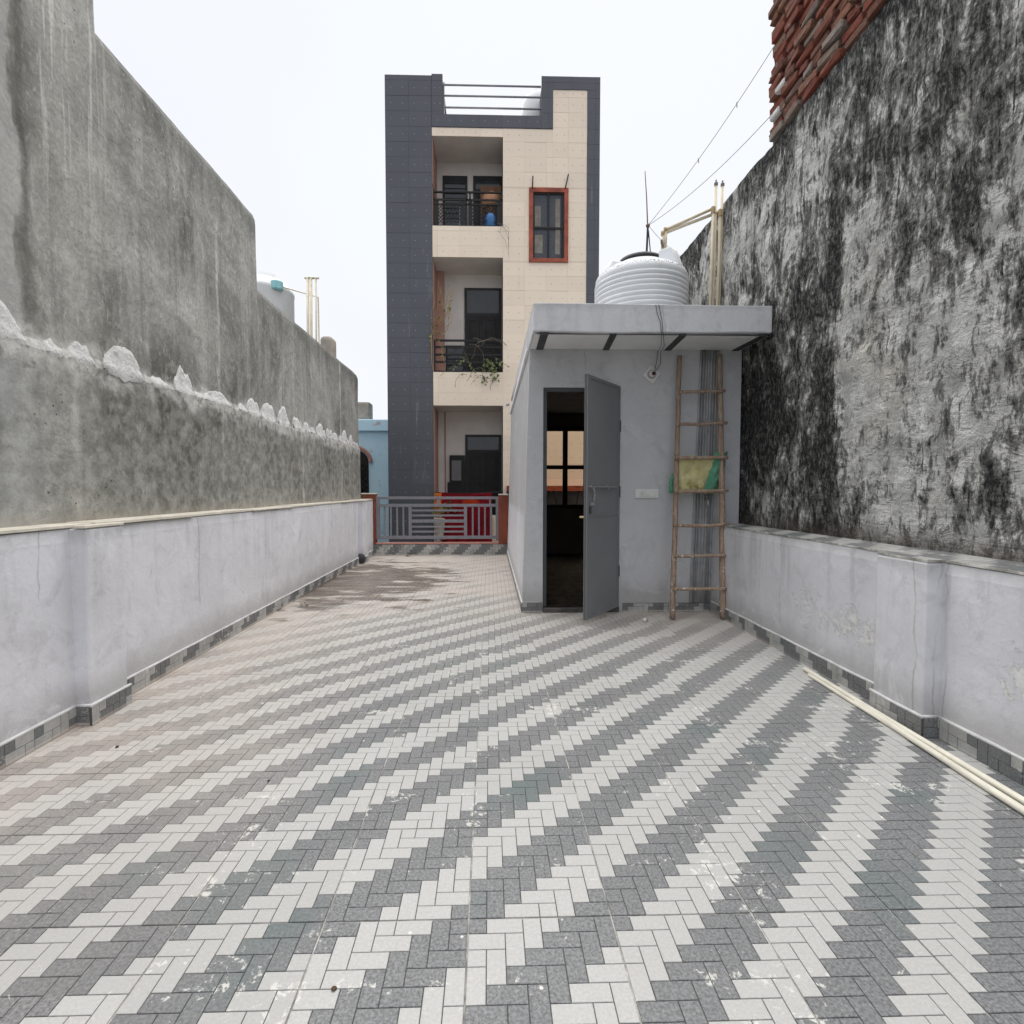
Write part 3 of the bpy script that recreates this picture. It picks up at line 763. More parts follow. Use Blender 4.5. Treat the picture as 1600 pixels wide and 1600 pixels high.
# inner shell: right wall, back wall with window hole, floor
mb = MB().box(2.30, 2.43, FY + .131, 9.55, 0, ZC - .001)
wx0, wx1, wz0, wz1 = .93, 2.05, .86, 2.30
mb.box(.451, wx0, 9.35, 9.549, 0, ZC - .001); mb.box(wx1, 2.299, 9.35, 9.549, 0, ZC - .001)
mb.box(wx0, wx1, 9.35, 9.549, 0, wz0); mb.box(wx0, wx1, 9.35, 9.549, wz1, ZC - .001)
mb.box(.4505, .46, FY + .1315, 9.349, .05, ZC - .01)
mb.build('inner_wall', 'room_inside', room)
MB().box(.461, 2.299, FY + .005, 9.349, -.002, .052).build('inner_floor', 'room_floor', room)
MB().box(.516, 1.261, FY - .03, FY + .004, 0, .045).build('threshold', 'threshold', room, bevel=.006)
win = MB().box(wx0, wx1, 9.36, 9.42, wz0, wz0 + .07); win.box(wx0, wx1, 9.36, 9.42, wz1 - .08, wz1)
for xx in (wx0, 1.29, 1.66, wx1 - .06): win.box(xx, xx + .07 if xx != 1.29 else xx + .085, 9.362, 9.418, wz0 + .07, wz1 - .08)
win.box(wx0 + .07, wx1 - .06, 9.364, 9.416, 1.55, 1.62)
wo = win.build('window', 'dark_frame', room)
for xa, xb in ((wx0 + .07, 1.29), (1.375, 1.66), (1.73, wx1 - .06)):
    for za, zb in ((wz0 + .07, 1.55), (1.62, wz1 - .08)): MB().box(xa, xb, 9.386, 9.392, za, zb).build('pane', 'window_glass', wo)
# roof slab
mb = MB(); nx = 24
x0, x1 = .372, 2.43
for k in range(nx):
    a, b = x0 + (x1 - x0) * k / nx, x0 + (x1 - x0) * (k + 1) / nx
    w = lambda x: .012 * nz(x, 3, 0, 1.6) + .004 * nz(x, 9, 0, 6)
    v = lambda x: .010 * nz(x, 0, 5, 1.9) + .010 * math.sin((x - .4) * 1.5)
    mb.hexa([(a, 4.565 + w(a), ZC - v(a)), (b, 4.565 + w(b), ZC - v(b)), (b, 5.2, ZC + .003), (a, 5.2, ZC + .003), (a, 4.57 + w(a + 3), 2.777 + v(a + 5) * .5), (b, 4.57 + w(b + 3), 2.777 + v(b + 5) * .5), (b, 9.6, 2.777), (a, 9.6, 2.777)])
slab = mb.build('roof_slab', 'paint_canopy', room, weld=True, bevel=.010, seg=2)
MB().quad((x0 + .012, 4.60, ZC - .016), (x1 - .01, 4.60, ZC - .016), (x1 - .01, FY - .002, ZC - .002), (x0 + .012, FY - .002, ZC - .002)[:3]).build('slab_underside', 'underside', slab)
MB().box(.36, 2.43, 5.201, 9.6, ZC + .001, 2.60).build('slab_core', 'underside', slab)
for (xa, xb, dx) in ((.432, .50, .012), (1.03, 1.088, .055), (1.63, 1.692, .05), (2.335, 2.40, 0)):
    MB().hexa([(xa, 4.585, ZC - .024), (xb, 4.585, ZC - .024), (xb + dx, FY - .004, ZC - .010), (xa + dx, FY - .004, ZC - .010), (xa, 4.585, ZC - .006), (xb, 4.585, ZC - .006), (xb + dx, FY - .004, ZC + .002), (xa + dx, FY - .004, ZC + .002)]).build('girder', 'girder', slab)
# skirting
tile_strip(room, (1.30, FY, .0005), XV, ZV, Vector((0, -1, 0)), 2.15 - 1.30, 1.7, 'skirting_tile', .011, 91)
tile_strip(room, (.312, FY - .002, .0005), XV, ZV, Vector((0, -1, 0)), .2, 1.9, 'skirting_tile', .012, 90)
tile_strip(room, (.317, FY - .012, .0005), YV, ZV, Vector((-1, 0, 0)), 4.4, 1.8, 'skirting_tile', .011, 93)
MB().tube([(.312, FY + .05 * k - .01, .095 + .003 * nz(k, 0, 0, .7)) for k in range(0, 89)], .010, 6).build('skirting_bead', 'white_bead', room, smooth=True)
MB().tube([(.315 + .02 * k, FY - .008, .100) for k in range(10)], .007, 6).build('skirting_bead', 'paint_room', room, smooth=True)
# door frame and leaf
df = MB().box(.5155, .553, FY + .012, FY + .10, .045, 2.174); df.box(1.224, 1.2615, FY + .012, FY + .10, .045, 2.174); df.box(.553, 1.224, FY + .013, FY + .099, 2.137, 2.1735)
df.build('door_frame', 'door_frame_grey', room, bevel=.003)
hx, hy = 1.243, FY - .012; LW = .685; ang = math.atan2(-.795, -.606)
dU = Vector((math.cos(ang), math.sin(ang), 0)); dN = Vector((-dU.y, dU.x, 0))     # outward face normal
if dN.dot(Vector((0, 0, 1.2)) - Vector((hx, hy, 1.2))) < 0: dN = -dN
def dbox(mb, u0, u1, z0, z1, n0, n1, m=0):
    B = Vector((hx, hy, 0)); P = lambda u, n, z: B + dU * u + dN * n + ZV * z
    c = [P(u0, n0, z0), P(u1, n0, z0), P(u1, n1, z0), P(u0, n1, z0), P(u0, n0, z1), P(u1, n0, z1), P(u1, n1, z1), P(u0, n1, z1)]
    return mb.hexa(c, m)
mb = MB(); dbox(mb, 0, LW, .055, 2.185, -.012, .008)
leaf = mb.build('door', 'door_grey', room)
mb = MB(); dbox(mb, 0, .028, .055, 2.185, .008, .014); dbox(mb, LW - .028, LW, .054, 2.186, -.016, .015); dbox(mb, .028, LW - .028, 2.157, 2.185, .008, .014); dbox(mb, .028, LW - .028, .055, .083, .008, .014)
dbox(mb, .028, LW - .028, 1.185, 1.20, .008, .013); dbox(mb, .028, LW - .028, .955, .97, .008, .013)
mb.build('frame_rib', 'door_grey', leaf)
B0 = Vector((hx, hy, 0))
DP = lambda u, n, z: B0 + dU * u + dN * n + ZV * z
mb = MB().tube([DP(.08, .022, 1.222), DP(LW - .015, .022, 1.222)], .008, 8); dbox(mb, LW - .075, LW - .045, 1.20, 1.245, .012, .032); dbox(mb, .28, .31, 1.20, 1.245, .012, .032)
mb.tube([DP(LW - .10, .024, 1.222), DP(LW - .10, .040, 1.16), DP(LW - .10, .03, 1.10)], .007, 8); mb.build('bolt', 'steel', leaf)
mb = MB(); dbox(mb, LW - .13, LW - .055, 1.052, 1.092, .012, .022); dbox(mb, LW - .105, LW - .085, 1.06, 1.084, .022, .04); mb.build('hasp', 'steel', leaf)
mb = MB(); dbox(mb, LW - .085, LW - .05, .985, 1.05, .010, .016); mb.build('latch_plate', 'door_frame_grey', leaf)
for zz in (1.75, 1.12, .35):
    m2 = MB().tube([(hx + .012, hy - .006, zz), (hx + .012, hy - .006, zz + .11)], .009, 8); m2.build('hinge', 'door_frame_grey', leaf)
mb = MB().tube([DP(LW - .02, -.02, .955), DP(LW - .02, -.06, .955), DP(LW - .06, -.07, .955)], .009, 8); mb.build('handle', 'elbow_tan', leaf)
# painted conduits behind the ladder; the darker tubes paint in shade between them
for k, (xt, xb, r, mat) in enumerate(((2.035, 1.962, .010, 'pipe_grey'), (2.062, 1.995, .013, 'pipe_gap_shade'), (2.088, 2.03, .010, 'pipe_grey'), (2.112, 2.060, .010, 'pipe_grey'), (2.138, 2.088, .010, 'pipe_grey'), (2.165, 2.118, .012, 'pipe_gap_shade'), (2.192, 2.146, .010, 'pipe_grey'))):
    pts = [(xb + (xt - xb) * q / 10 + .002 * nz(k, q, 0, .8), FY - r - .003, .09 + (ZC - .09 - .01) * q / 10) for q in range(11)]
    MB().tube(pts, r, 8).build('conduit_and_gap', mat, room, smooth=True)
MB().tube([(.30, 8.2, 2.50), (.25, 8.2, 2.49)], .022, 10).build('spout_pipe', 'grey_plastic', room)

# ---------------------------------------------------------------- switch board and bulb holder
sb = empty('switch_board', (1.52, FY, 1.12), 'white switch board with socket on the grey room wall', 'switch')
MB().box(1.412, 1.638, FY - .014, FY + .001, 1.113, 1.20).build('plate', 'white_plastic', sb, bevel=.004, seg=2)
for k, x in enumerate((1.45, 1.505, 1.56)):
    o = MB().box(x, x + .05, FY - .021, FY - .0135, 1.13, 1.182).build('socket' if k == 0 else 'switch', 'white_plastic', sb, bevel=.003)
    if k == 0:
        for dx, dz in ((.025, .037), (.015, .018), (.035, .018)): MB().tube([(x + dx, FY - .0225, 1.13 + dz), (x + dx, FY - .02, 1.13 + dz)], .004, 8).build('socket_hole', 'black_metal', o)
    else: MB().box(x + .012, x + .038, FY - .026, FY - .0205, 1.14, 1.172).build('rocker', 'white_plastic', o, bevel=.002)
bh = empty('bulb_holder', (1.55, FY, 2.3), 'white square bulb holder hanging tilted from its wires above the door', 'lamp holder')
rm = Matrix.Rotation(R(38), 4, 'Y'); cc = Vector((1.555, FY - .012, 2.30))
def rot_mb(mb):
    mb.v = [tuple(cc + rm @ Vector(v)) for v in mb.v]; return mb
rot_mb(MB().box(-.064, .064, -.006, .010, -.064, .064)).build('plate', 'white_plastic', bh, bevel=.004)
def ylathe(prof, seg=24):
    mb = MB().lathe(prof, (0, 0, 0), seg); mb.v = [(x, -z, y) for x, y, z in mb.v]; return mb
rot_mb(ylathe([(.044, .005), (.042, .016), (.034, .018), (.032, .030)])).build('collar', 'grey_plastic', bh, smooth=False)
rot_mb(ylathe([(.030, .028), (.029, .042), (.021, .044)])).build('ring', 'white_plastic', bh)
m2 = ylathe([(.020, .040), (.018, .050), (.004, .052)]); m2.v = [(x + .006, y, z + .006) for x, y, z in m2.v]
rot_mb(m2).build('socket_opening', 'maroon', bh)
for k, off in enumerate((0, .028)):
    pts = [(1.41 + off * .8, 4.60, 2.783), (1.415 + off, 4.556, 2.765), (1.43 + off, 4.553, 2.68), (1.455 + off * .6, 4.553, 2.62), (1.462 + off * .5, 4.552, 2.54), (1.475 + off * .6, 4.58, 2.505), (1.56 + off, 4.85, 2.50), (1.60 + off, 5.08, 2.505), (1.605 + off * 1.2, 5.108, 2.46), (1.597 + off * 1.5, 5.112, 2.40), (1.583 + off * .3, 5.112, 2.33)]
    sm = []
    for q in range(len(pts) - 1):
        for t in range(4):
            p0, p1 = Vector(pts[q]), Vector(pts[q + 1]); p = p0.lerp(p1, t / 4); sm.append(p)
    sm.append(Vector(pts[-1])); MB().tube(sm, .0028, 5).build('wire', 'wire', bh, smooth=True)

# ---------------------------------------------------------------- ladder and sack
ld = empty('ladder', (1.92, 4.9, 0), 'rustic pole ladder splashed with paint leaning on the grey room', 'ladder')
A0, A1 = Vector((1.680, 4.80, .012)), Vector((1.815, 5.085, 2.47)); B0_, B1 = Vector((2.150, 4.79, .012)), Vector((2.200, 5.085, 2.485))
for k, (p, q, r) in enumerate(((A0, A1, .0235), (B0_, B1, .0265))):
    pts = []; rr = []
    for t in range(33):
        u = t / 32; c = p.lerp(q, u); c.x += .010 * nz(u * 3, k * 9, 1) + .003 * nz(u * 11, k, 2); c.y += .004 * nz(u * 4, k, 7)
        pts.append(c); rr.append(r * (1.1 - .22 * u) * (1 + .07 * nz(u * 12, k, 4)))
    MB().tube(pts, rr, 10).build('rail', 'wood', ld, smooth=True)
for k, z in enumerate((2.11, 1.80, 1.485, 1.17, .862, .575, .27)):
    t = z / 2.47; a = A0.lerp(A1, t); b = B0_.lerp(B1, t)
    a = a + Vector((-.03 if k in (1, 2, 3, 4) else -.012, -.036, .0)); b = b + Vector((.045 if k != 0 else .03, -.037, random.uniform(-.006, .010)))
    pts = []; rr = []
    for q in range(13):
        u = q / 12; c = a.lerp(b, u); c.z += .006 * nz(u * 3, k * 3, 5) - (.012 * math.sin(u * math.pi) if k == 4 else 0)
        pts.append(c); rr.append((.0155 if k != 2 else .018) * (1 + .09 * nz(u * 7, k * 5, 1)))
    o = MB().tube(pts, rr, 8).build('rung', 'wood', ld, smooth=True)
    for e_ in (.06, .92):
        c = a.lerp(b, e_); MB().tube([c + Vector((0, -.020, .002)), c + Vector((0, -.012, .002))], .005, 6).build('nail', 'black_metal', o)
sk_ = empty('folded_sack', (1.97, 5.03, 1.17), 'crumpled yellow and green plastic sack tucked between two ladder rungs', 'sack')
def rag(name, mat, x0, x1, z0, z1, yb, amp, seed, shear=0.0, nu=22, nv=18):
    mb = MB()
    for side in (0, 1):
        for a in range(nu + 1):
            for b in range(nv + 1):
                u, v = a / nu, b / nv
                x = x0 + (x1 - x0) * u + shear * (v - .5) + .012 * nz(v * 4, seed, 0) + .006 * nz(v * 13, seed, 1)
                z = z0 + (z1 - z0) * v + .016 * nz(u * 4, seed, 3) + .009 * nz(u * 13, seed, 4) * (1 - v)
                bl = (math.sin(math.pi * u) * math.sin(math.pi * v)) ** .5
                yy = yb + amp * fbm(u * 1.2, v * 1.2, seed, 2.5, 4) + (-.018 if side == 0 else .018) * bl
                mb.v.append((x, yy, z))
    W = (nu + 1) * (nv + 1)
    for side in (0, 1):
        for a in range(nu):
            for b in range(nv):
                q = [side * W + a * (nv + 1) + b, side * W + (a + 1) * (nv + 1) + b, side * W + (a + 1) * (nv + 1) + b + 1, side * W + a * (nv + 1) + b + 1]
                mb.f.append(tuple(q if side == 0 else q[::-1])); mb.mi.append(0)
    return mb.build(name, mat, sk_, smooth=True)
rag('yellow_sheet', 'sack_yellow', 1.735, 2.17, 1.165, 1.515, 4.985, .034, 3.3)
rag('green_sheet', 'sack_green', 2.07, 2.20, 1.18, 1.545, 4.972, .022, 8.1, .10, 10, 16)
rag('green_corner', 'sack_green', 1.705, 1.765, 1.16, 1.35, 5.0, .02, 12.4, .03, 6, 10)
tp = empty('water_tap', (2.09, 5.06, 1.0), 'small metal tap on the pipes behind the ladder', 'tap')
MB().tube([(2.09, FY - .01, 1.10), (2.09, 5.05, 1.10), (2.085, 5.02, 1.085), (2.085, 5.015, 1.03)], [.012, .014, .013, .010], 10).build('spout', 'steel', tp, smooth=True)
MB().tube([(2.06, 5.06, 1.135), (2.12, 5.06, 1.13)], .007, 8).tube([(2.09, 5.06, 1.10), (2.09, 5.06, 1.132)], .006, 8).build('handle', 'steel', tp)

# ---------------------------------------------------------------- water tank on the room
TC = Vector((1.705, 6.05, 2.778))
tk = empty('water_tank', TC, 'white ribbed plastic water tank on the roof of the grey room', 'water tank')
prof = [(.47, 0), (.50, .02)]
z = .05
for k in range(13):
    big = k in (9,)
    prof += [(.497, z), (.515, z + .014), (.515, z + .03), (.497, z + .044)]; z += .05 if k not in (8,) else .062
prof += [(.500, z + .005), (.507, .735), (.503, .765), (.485, .80), (.42, .845), (.34, .875), (.30, .885), (.295, .91), (.27, .925), (.0, .93)]
MB().lathe(prof, TC, 64, cap=False).build('body', 'tank_white', tk, smooth=True)
lid = MB().lathe([(.245, .925), (.255, .935), (.255, .965), (.235, .99), (.12, 1.02), (.0, 1.025)], TC, 40, cap=False).build('lid', 'black_lid', tk, smooth=True)
for a in (100, 196, -48):
    ca, sa = math.cos(R(a)), math.sin(R(a)); b = []
    for zz, r0, r1, w in ((.78, .26, .485, .085), (1.0 if a == -48 else .92, .26, .40, .075)):
        for (r, ww) in ((r0, -w), (r1, -w), (r1, w), (r0, w)): b.append((TC.x + ca * r - sa * ww, TC.y + sa * r + ca * ww, TC.z + zz))
    MB().hexa(b).build('boss', 'tank_white', tk, bevel=.015, seg=2)

# cream supply pipes beside the tank
sp_ = empty('pipe_stack', (2.36, 5.6, 2.777), 'cream water pipes standing beside the roof tank and bending over to it', 'pipes')
vert = [(2.318, 5.6, 4.12), (2.352, 5.62, 4.36), (2.392, 5.6, 4.09), (2.425, 5.63, 4.36)]
for k, (x, y, zt) in enumerate(vert):
    MB().tube([(x - .018, y, 2.777), (x + .004, y, 3.5), (x + .01, y, zt)], .0155, 10).build('riser_pipe', 'pipe_cream', sp_, smooth=True)
    if zt > 4.3:
        MB().lathe([(.012, 0), (.02, .005), (.02, .03), (.008, .04), (.008, .06)], (x + .01, y, zt - .002), 10).build('valve_cap', 'tap_grey', sp_)
    else: MB().tube([(x + .01, y, zt - .05), (x + .01, y, zt + .012)], .023, 10).build('elbow', 'elbow_tan', sp_)
for k, (a, b) in enumerate((((2.328, 5.6, 4.12), (1.90, 5.80, 3.99)), ((2.402, 5.6, 4.09), (1.875, 5.81, 3.955)))):
    MB().tube([a, b], .0165, 10).build('cross_pipe', 'pipe_cream', sp_, smooth=True)
    MB().tube([Vector(b) + Vector((.03, 0, .0)), Vector(b) + Vector((-.02, 0, .002))], .026, 10).build('elbow', 'elbow_tan', sp_)
    MB().tube([b, (b[0] - .012, b[1] - .01, 3.74)], .0165, 10).build('down_pipe', 'pipe_cream', sp_, smooth=True)
MB().tube([(1.868, 5.79, 3.80), (1.845, 5.77, 3.84), (1.845, 5.77, 3.87)], .012, 8).build('valve', 'tap_grey', sp_)
# stick with lines
st_ = empty('aerial_stick', (1.77, 6.05, 3.80), 'thin wooden stick with cords tied on, standing on the tank lid', 'stick')
MB().tube([(1.765, 6.05, 3.795), (1.778, 6.05, 4.17)], .012, 8).build('holder', 'black_lid', st_)
MB().tube([(1.82, 6.06, 3.79), (1.785, 6.05, 4.10)], .006, 6).build('brace', 'black_lid', st_)
MB().tube([(1.778, 6.05, 4.08), (1.76, 6.05, 4.45), (1.738, 6.05, 4.75)], [.008, .006, .004], 6).build('rod', 'stick', st_)
MB().lathe([(.004, 0), (.022, .012), (.024, .03), (.01, .045)], (1.777, 6.05, 4.13), 8).build('knot', 'stick', st_)
def cord(a, b, sag, label, mat='wire_pale', r=.0032, knots=()):
    a, b = Vector(a), Vector(b); pts = []
    for k in range(25):
        u = k / 24; p = a.lerp(b, u); p.z -= sag * 4 * u * (1 - u); pts.append(p)
    mb = MB().tube(pts, r, 5)
    for u in knots:
        p = pts[int(u * 24)]; mb.tube([p + Vector((0, 0, .012)), p + Vector((.004, 0, -.035))], [.008, .003], 5)
    tag(mb.build('cord', mat, smooth=True), label, 'cord')
cord((1.785, 6.05, 4.165), (2.47, 4.70, 5.04), .06, 'upper thin cord from the tank stick up to the brick wall', knots=(.46, .78))
cord((1.785, 6.05, 4.16), (2.47, 4.70, 4.47), .07, 'lower slack cord from the tank stick to the brick wall corner')
cord((1.785, 6.05, 4.155), (2.44, 6.9, 4.2), .03, 'short cord from the tank stick towards the wall behind the pipes')

# ---------------------------------------------------------------- pipes lying on the floor, bits of litter
def floor_pipe(a, b, r, label):
    a, b = Vector(a), Vector(b); pts = []
    for k in range(21):
        u = k / 20; p = a.lerp(b, u); p.x += .006 * nz(u * 2, r * 900, 3); pts.append(p)
    mb = MB().tube(pts, r, 12, cap=False); pin = [(p[0], p[1], p[2]) for p in pts]
    mb.tube(pin, r * .82, 12, cap=False)
    tag(mb.build('plastic_pipe', 'pipe_floor', smooth=True), label, 'pipe', 'loose pipes on the floor')
floor_pipe((2.075, 3.40, .0155), (1.995, 1.0, .0155), .0145, 'long cream pipe on the floor, farthest-reaching and nearest the right parapet')
floor_pipe((2.045, 3.30, .0115), (1.945, 1.0, .0115), .0105, 'thin cream pipe on the floor between two thicker pipes')
floor_pipe((2.040, 2.86, .0155), (1.900, 1.0, .0155), .0145, 'shorter cream pipe on the floor, farthest out from the right parapet')
def clump(name, loc, size, n, mat, label, cat, flat=.5):
    rs = random.Random(len(label)); mb = MB()
    for k in range(n):
        a = rs.uniform(0, 6.28); r = size * rs.uniform(0, .7); L = size * rs.uniform(.4, .9); w = L * rs.uniform(.25, .45)
        c = Vector((loc[0] + r * math.cos(a), loc[1] + r * math.sin(a), .004 + rs.uniform(0, size * flat)))
        d = Vector((math.cos(a * 1.7 + k), math.sin(a * 1.7 + k), rs.uniform(-.1, .3))); s2 = Vector((-d.y, d.x, rs.uniform(-.2, .3)))
        z0 = lambda p: Vector((p.x, p.y, max(.003, p.z)))
        up_ = Vector((0, 0, L * .12))
        p = [z0(c - d * L / 2), z0(c + s2 * w / 2 - d * L * .1), z0(c + d * L / 2), z0(c - s2 * w / 2 - d * L * .1)]
        mb.quad(p[0], p[3], p[2] + up_, p[1]); mb.quad(p[1], p[2] + up_ + Vector((0, 0, .002)), p[3], p[0] - Vector((0, 0, .001)))
    tag(mb.build(name, mat), label, cat)
clump('dead_leaves', (-1.44, 9.45), .10, 12, 'brown_leaf', 'small clump of dark dead leaves at the foot of the tiled kerb', 'leaves')
clump('dead_leaf', (-1.57, 5.67), .06, 3, 'brown_leaf', 'dark curled leaf on the damp floor in the middle of the terrace', 'leaf', .25)
clump('dead_leaf', (-1.92, 5.46), .08, 3, 'brown_leaf', 'flat dark leaf beside the left skirting past the damp patch', 'leaf', .12)
clump('dead_leaf', (.70, 4.94), .05, 3, 'elbow_tan', 'yellowish scrap lying in front of the door threshold', 'leaf', .15)
def pebble(loc, r, mat, label, cat, name, seed):
    mb = MB().lathe([(r * .3, 0), (r * .9, r * .25), (r, r * .6), (r * .6, r * 1.0), (.0005, r * 1.15)], (loc[0], loc[1], 0), 10)
    mb.v = [(x + r * .3 * nz(x * 40, y * 40, seed), y + r * .3 * nz(x * 40, y * 40, seed + 5), max(.0, z * .8 + r * .2 * nz(x * 50, z * 50, seed))) for x, y, z in mb.v]
    tag(mb.build(name, mat, smooth=True), label, cat)
pebble((-1.733, 2.466), .008, 'black_metal', 'small black pebble on the beige-stained floor near the left pilaster', 'pebble', 'pebble', 1)
pebble((-.375, 1.235), .007, 'brown_leaf', 'small dark brown pebble on a light tile near the bottom edge', 'pebble', 'pebble', 2)
pebble((-.91, 2.16), .005, 'black_metal', 'tiny dark speck of grit on the floor left of the centre', 'pebble', 'pebble', 3)
bl = empty('broken_bulb', (1.40, 4.72, 0), 'small white broken bulb lying on the floor beside the ladder', 'bulb')
MB().tube([(1.385, 4.71, .018), (1.40, 4.72, .018), (1.412, 4.728, .018)], [.014, .020, .012], 12).build('glass', 'bulb_glass', bl, smooth=True)
MB().tube([(1.410, 4.727, .017), (1.428, 4.738, .016)], .010, 10).build('cap', 'steel', bl, smooth=True)

# ---------------------------------------------------------------- kerb, gate and pillars
kb = empty('tiled_kerb', (-.9, 9.7, 0), 'low kerb faced with herringbone tiles under the gate', 'kerb')
MB().box(-2.2, .34, 9.633, 9.80, -.01, .205).build('core', 'tile_grout', kb)
tile_strip(kb, (-2.2, 9.633, .0005), XV, ZV, Vector((0, -1, 0)), 2.53, 4, 'kerb_tile', .011, -1)
MB().box(-2.06, .16, 9.612, 9.80, .2055, .226).build('ledge', 'pink_ledge', kb, bevel=.004)
gx = lambda c: -2.372 + .001882 * c
gz = lambda r: 1.48 - .001882 * r
gt = empty('gate', (-.95, 9.7, .226), 'grey metal gate of square bars between two red pillars', 'gate')
GY = 9.70
def gbar(name, c0, c1, r0, r1, d=.02): MB().box(gx(c0), gx(c1), GY - d, GY + d, gz(r1), gz(r0)).build(name, 'gate_grey', gt, bevel=.002)
gbar('side_post', 164, 200, 222, 634, .022); gbar('side_post', 1318, 1346, 222, 652, .022)
gbar('top_rail', 200, 1318, 222, 247); gbar('rail', 200, 1318, 292, 320); gbar('bottom_rail', 200, 1318, 602, 632)
for c in (245, 305, 365, 425): gbar('upright_bar', c - 8, c + 8, 320, 602, .012)
for c in (1095, 1155, 1213): gbar('upright_bar', c - 8, c + 8, 320, 602, .012)
gbar('upright_bar', 1262, 1282, 320, 602, .013)
gbar('inner_post', 476, 505, 320, 602, .018); gbar('inner_post', 1010, 1040, 320, 602, .018)
for r in (356, 404, 513, 561): gbar('cross_bar', 505, 1010, r - 9, r + 9, .012)
gbar('cross_bar', 505, 1010, 444, 473, .016)
gbar('spacer', 752, 778, 247, 292, .012); gbar('spacer', 1255, 1270, 247, 292, .01)
gbar('foot', 745, 780, 632, 655, .012)
for nm, xa, xb, zt, lab in (('l', -2.235, -2.066, 1.105, 'red painted pillar holding the left end of the gate'), ('r', .158, .336, 1.09, 'red painted pillar between the gate and the grey room')):
    p = empty('gate_pillar', ((xa + xb) / 2, 9.7, .2 if nm == 'r' else 0), lab, 'pillar')
    MB().box(xa, xb, 9.60 if nm == 'r' else 9.615, 9.80, .206, zt).build('shaft', 'red_pillar', p, bevel=.006)
    MB().box(xa - (.12 if nm == 'l' else .0), xb + (0 if nm == 'r' else .01), 9.592, 9.805, zt + .001, zt + .022).build('cap', 'cap_stone', p, bevel=.004)
MB().box(-2.9, -2.236, 9.62, 9.80, .95, 1.10).build('wall_end', 'brown_board', bpy.data.objects['gate_pillar'])

# ---------------------------------------------------------------- house across the lane
BY = 11.5
hb = empty('tiled_house', (.1, 12, -3.6), 'narrow three storey house faced with dark grey and cream tiles', 'building')
RX0, RX1, YB = -1.205, .285, 12.42
mb = MB()
mb.box(-2.18, RX0 - .001, BY + .02, 19, -3.6, 9.78)                       # left mass
mb.box(RX1 + .001, 2.33, BY + .02, 19, -3.6, 9.0)                          # right mass
mb.box(1.12, 2.33, BY + .02, 13.2, 9.0, 9.84); mb.box(-2.18, -.985, BY + .022, 13.2, 9.78, 9.84)
mb.build('wall', 'clad_joint_dark', hb)
mb = MB().box(RX0, RX1, YB, 18.9, -3.6, 9.0)
mb.build('recess_back_wall', 'recess_plaster', hb)
for (zb, zt) in ((8.6, 9.04), (6.11, 6.76), (2.99, 3.70), (-.12, .60)): MB().box(RX0, RX1, BY + .02, YB - .001, zb, zt).build('floor_slab', 'recess_plaster', hb)
for (z0_, z1_) in ((6.76, 8.6), (3.70, 6.11), (.60, 2.99)):
    MB().box(RX0, RX0 + .012, BY + .03, YB - .002, z0_ + .001, z1_ - .001).build('recess_side', 'recess_tile', hb)
# cladding: regions (x0,x1,z0,z1) cut by a tile grid
tcache = {}
def clad(regions, mat, joint, screw, tw_, th_, ox, oz, y):
    for (x0, x1, z0, z1) in regions:
        MB().box(x0, x1, y + .004, y + .019, z0, z1).build('cladding_bed', joint, hb)
        i0 = math.floor((x0 - ox) / tw_); j0 = math.floor((z0 - oz) / th_)
        for i in range(i0, i0 + 40):
            for j in range(j0, j0 + 60):
                a, b = max(x0, ox + i * tw_), min(x1, ox + (i + 1) * tw_); c, d = max(z0, oz + j * th_), min(z1, oz + (j + 1) * th_)
                if b - a < .02 or d - c < .02: continue
                key = (round(b - a, 3), round(d - c, 3), mat)
                if key not in tcache:
                    m2 = MB(); fr = (Vector((0, 0, 0)), XV, ZV, Vector((0, -1, 0))); g2 = .0014
                    m2.frustum(fr, g2, g2, key[0] - g2, key[1] - g2, -.008, 0, .001)
                    for u in (.25, .75):
                        if key[0] > .2 and key[1] > .15:
                            cx, cz = key[0] * u, key[1] * .5; i1 = len(m2.v)
                            for q in range(6): m2.v.append((cx + .008 * math.cos(q * 1.047), -.003, cz + .008 * math.sin(q * 1.047)))
                            m2.f.append(tuple(range(i1, i1 + 6))); m2.mi.append(1)
                    me = bpy.data.meshes.new('wall_tile'); me.from_pydata(m2.v, [], m2.f)
                    me.materials.append(M[mat]); me.materials.append(M[screw]); me.polygons.foreach_set('material_index', m2.mi); tcache[key] = me
                o = inst('wall_tile', tcache[key], hb, (a, y + random.uniform(-.001, .001), c), (random.uniform(-.006, .006), 0, random.uniform(-.004, .004)))
clad([(-2.18, RX0 - .002, -1.2, 9.82)], 'clad_dark', 'clad_joint_dark', 'screw_pale', .49, .312, -2.18, -1.2, BY)
clad([(RX0, 1.095, 8.775, 9.04), (-1.205, -.975, 9.04, 9.85), (1.095, 1.34, 8.775, 9.85), (1.34, 2.335, 9.58, 9.85), (2.065, 2.335, 1.6, 9.58)], 'clad_dark', 'clad_joint_dark', 'screw_pale', .49, .312, -1.2, -1.2, BY - .012)
WX0, WX1, WZ0, WZ1 = .838, 1.672, 6.02, 7.56
cream = [(RX0, RX1, 8.60, 8.775), (RX1, 1.34, 7.56, 8.775), (1.34, 2.065, 7.56, 9.58), (RX1, WX0, WZ0, WZ1), (WX1, 2.065, WZ0, WZ1), (RX1, 2.065, .30, WZ0), (RX0, RX1, 6.11, 6.76), (RX0, RX1, 2.99, 3.70), (RX0, RX1, -.12, .60)]
clad(cream, 'clad_cream', 'clad_joint', 'screw_brown', .46, .308, RX1 - .46 * 5, -.12, BY)
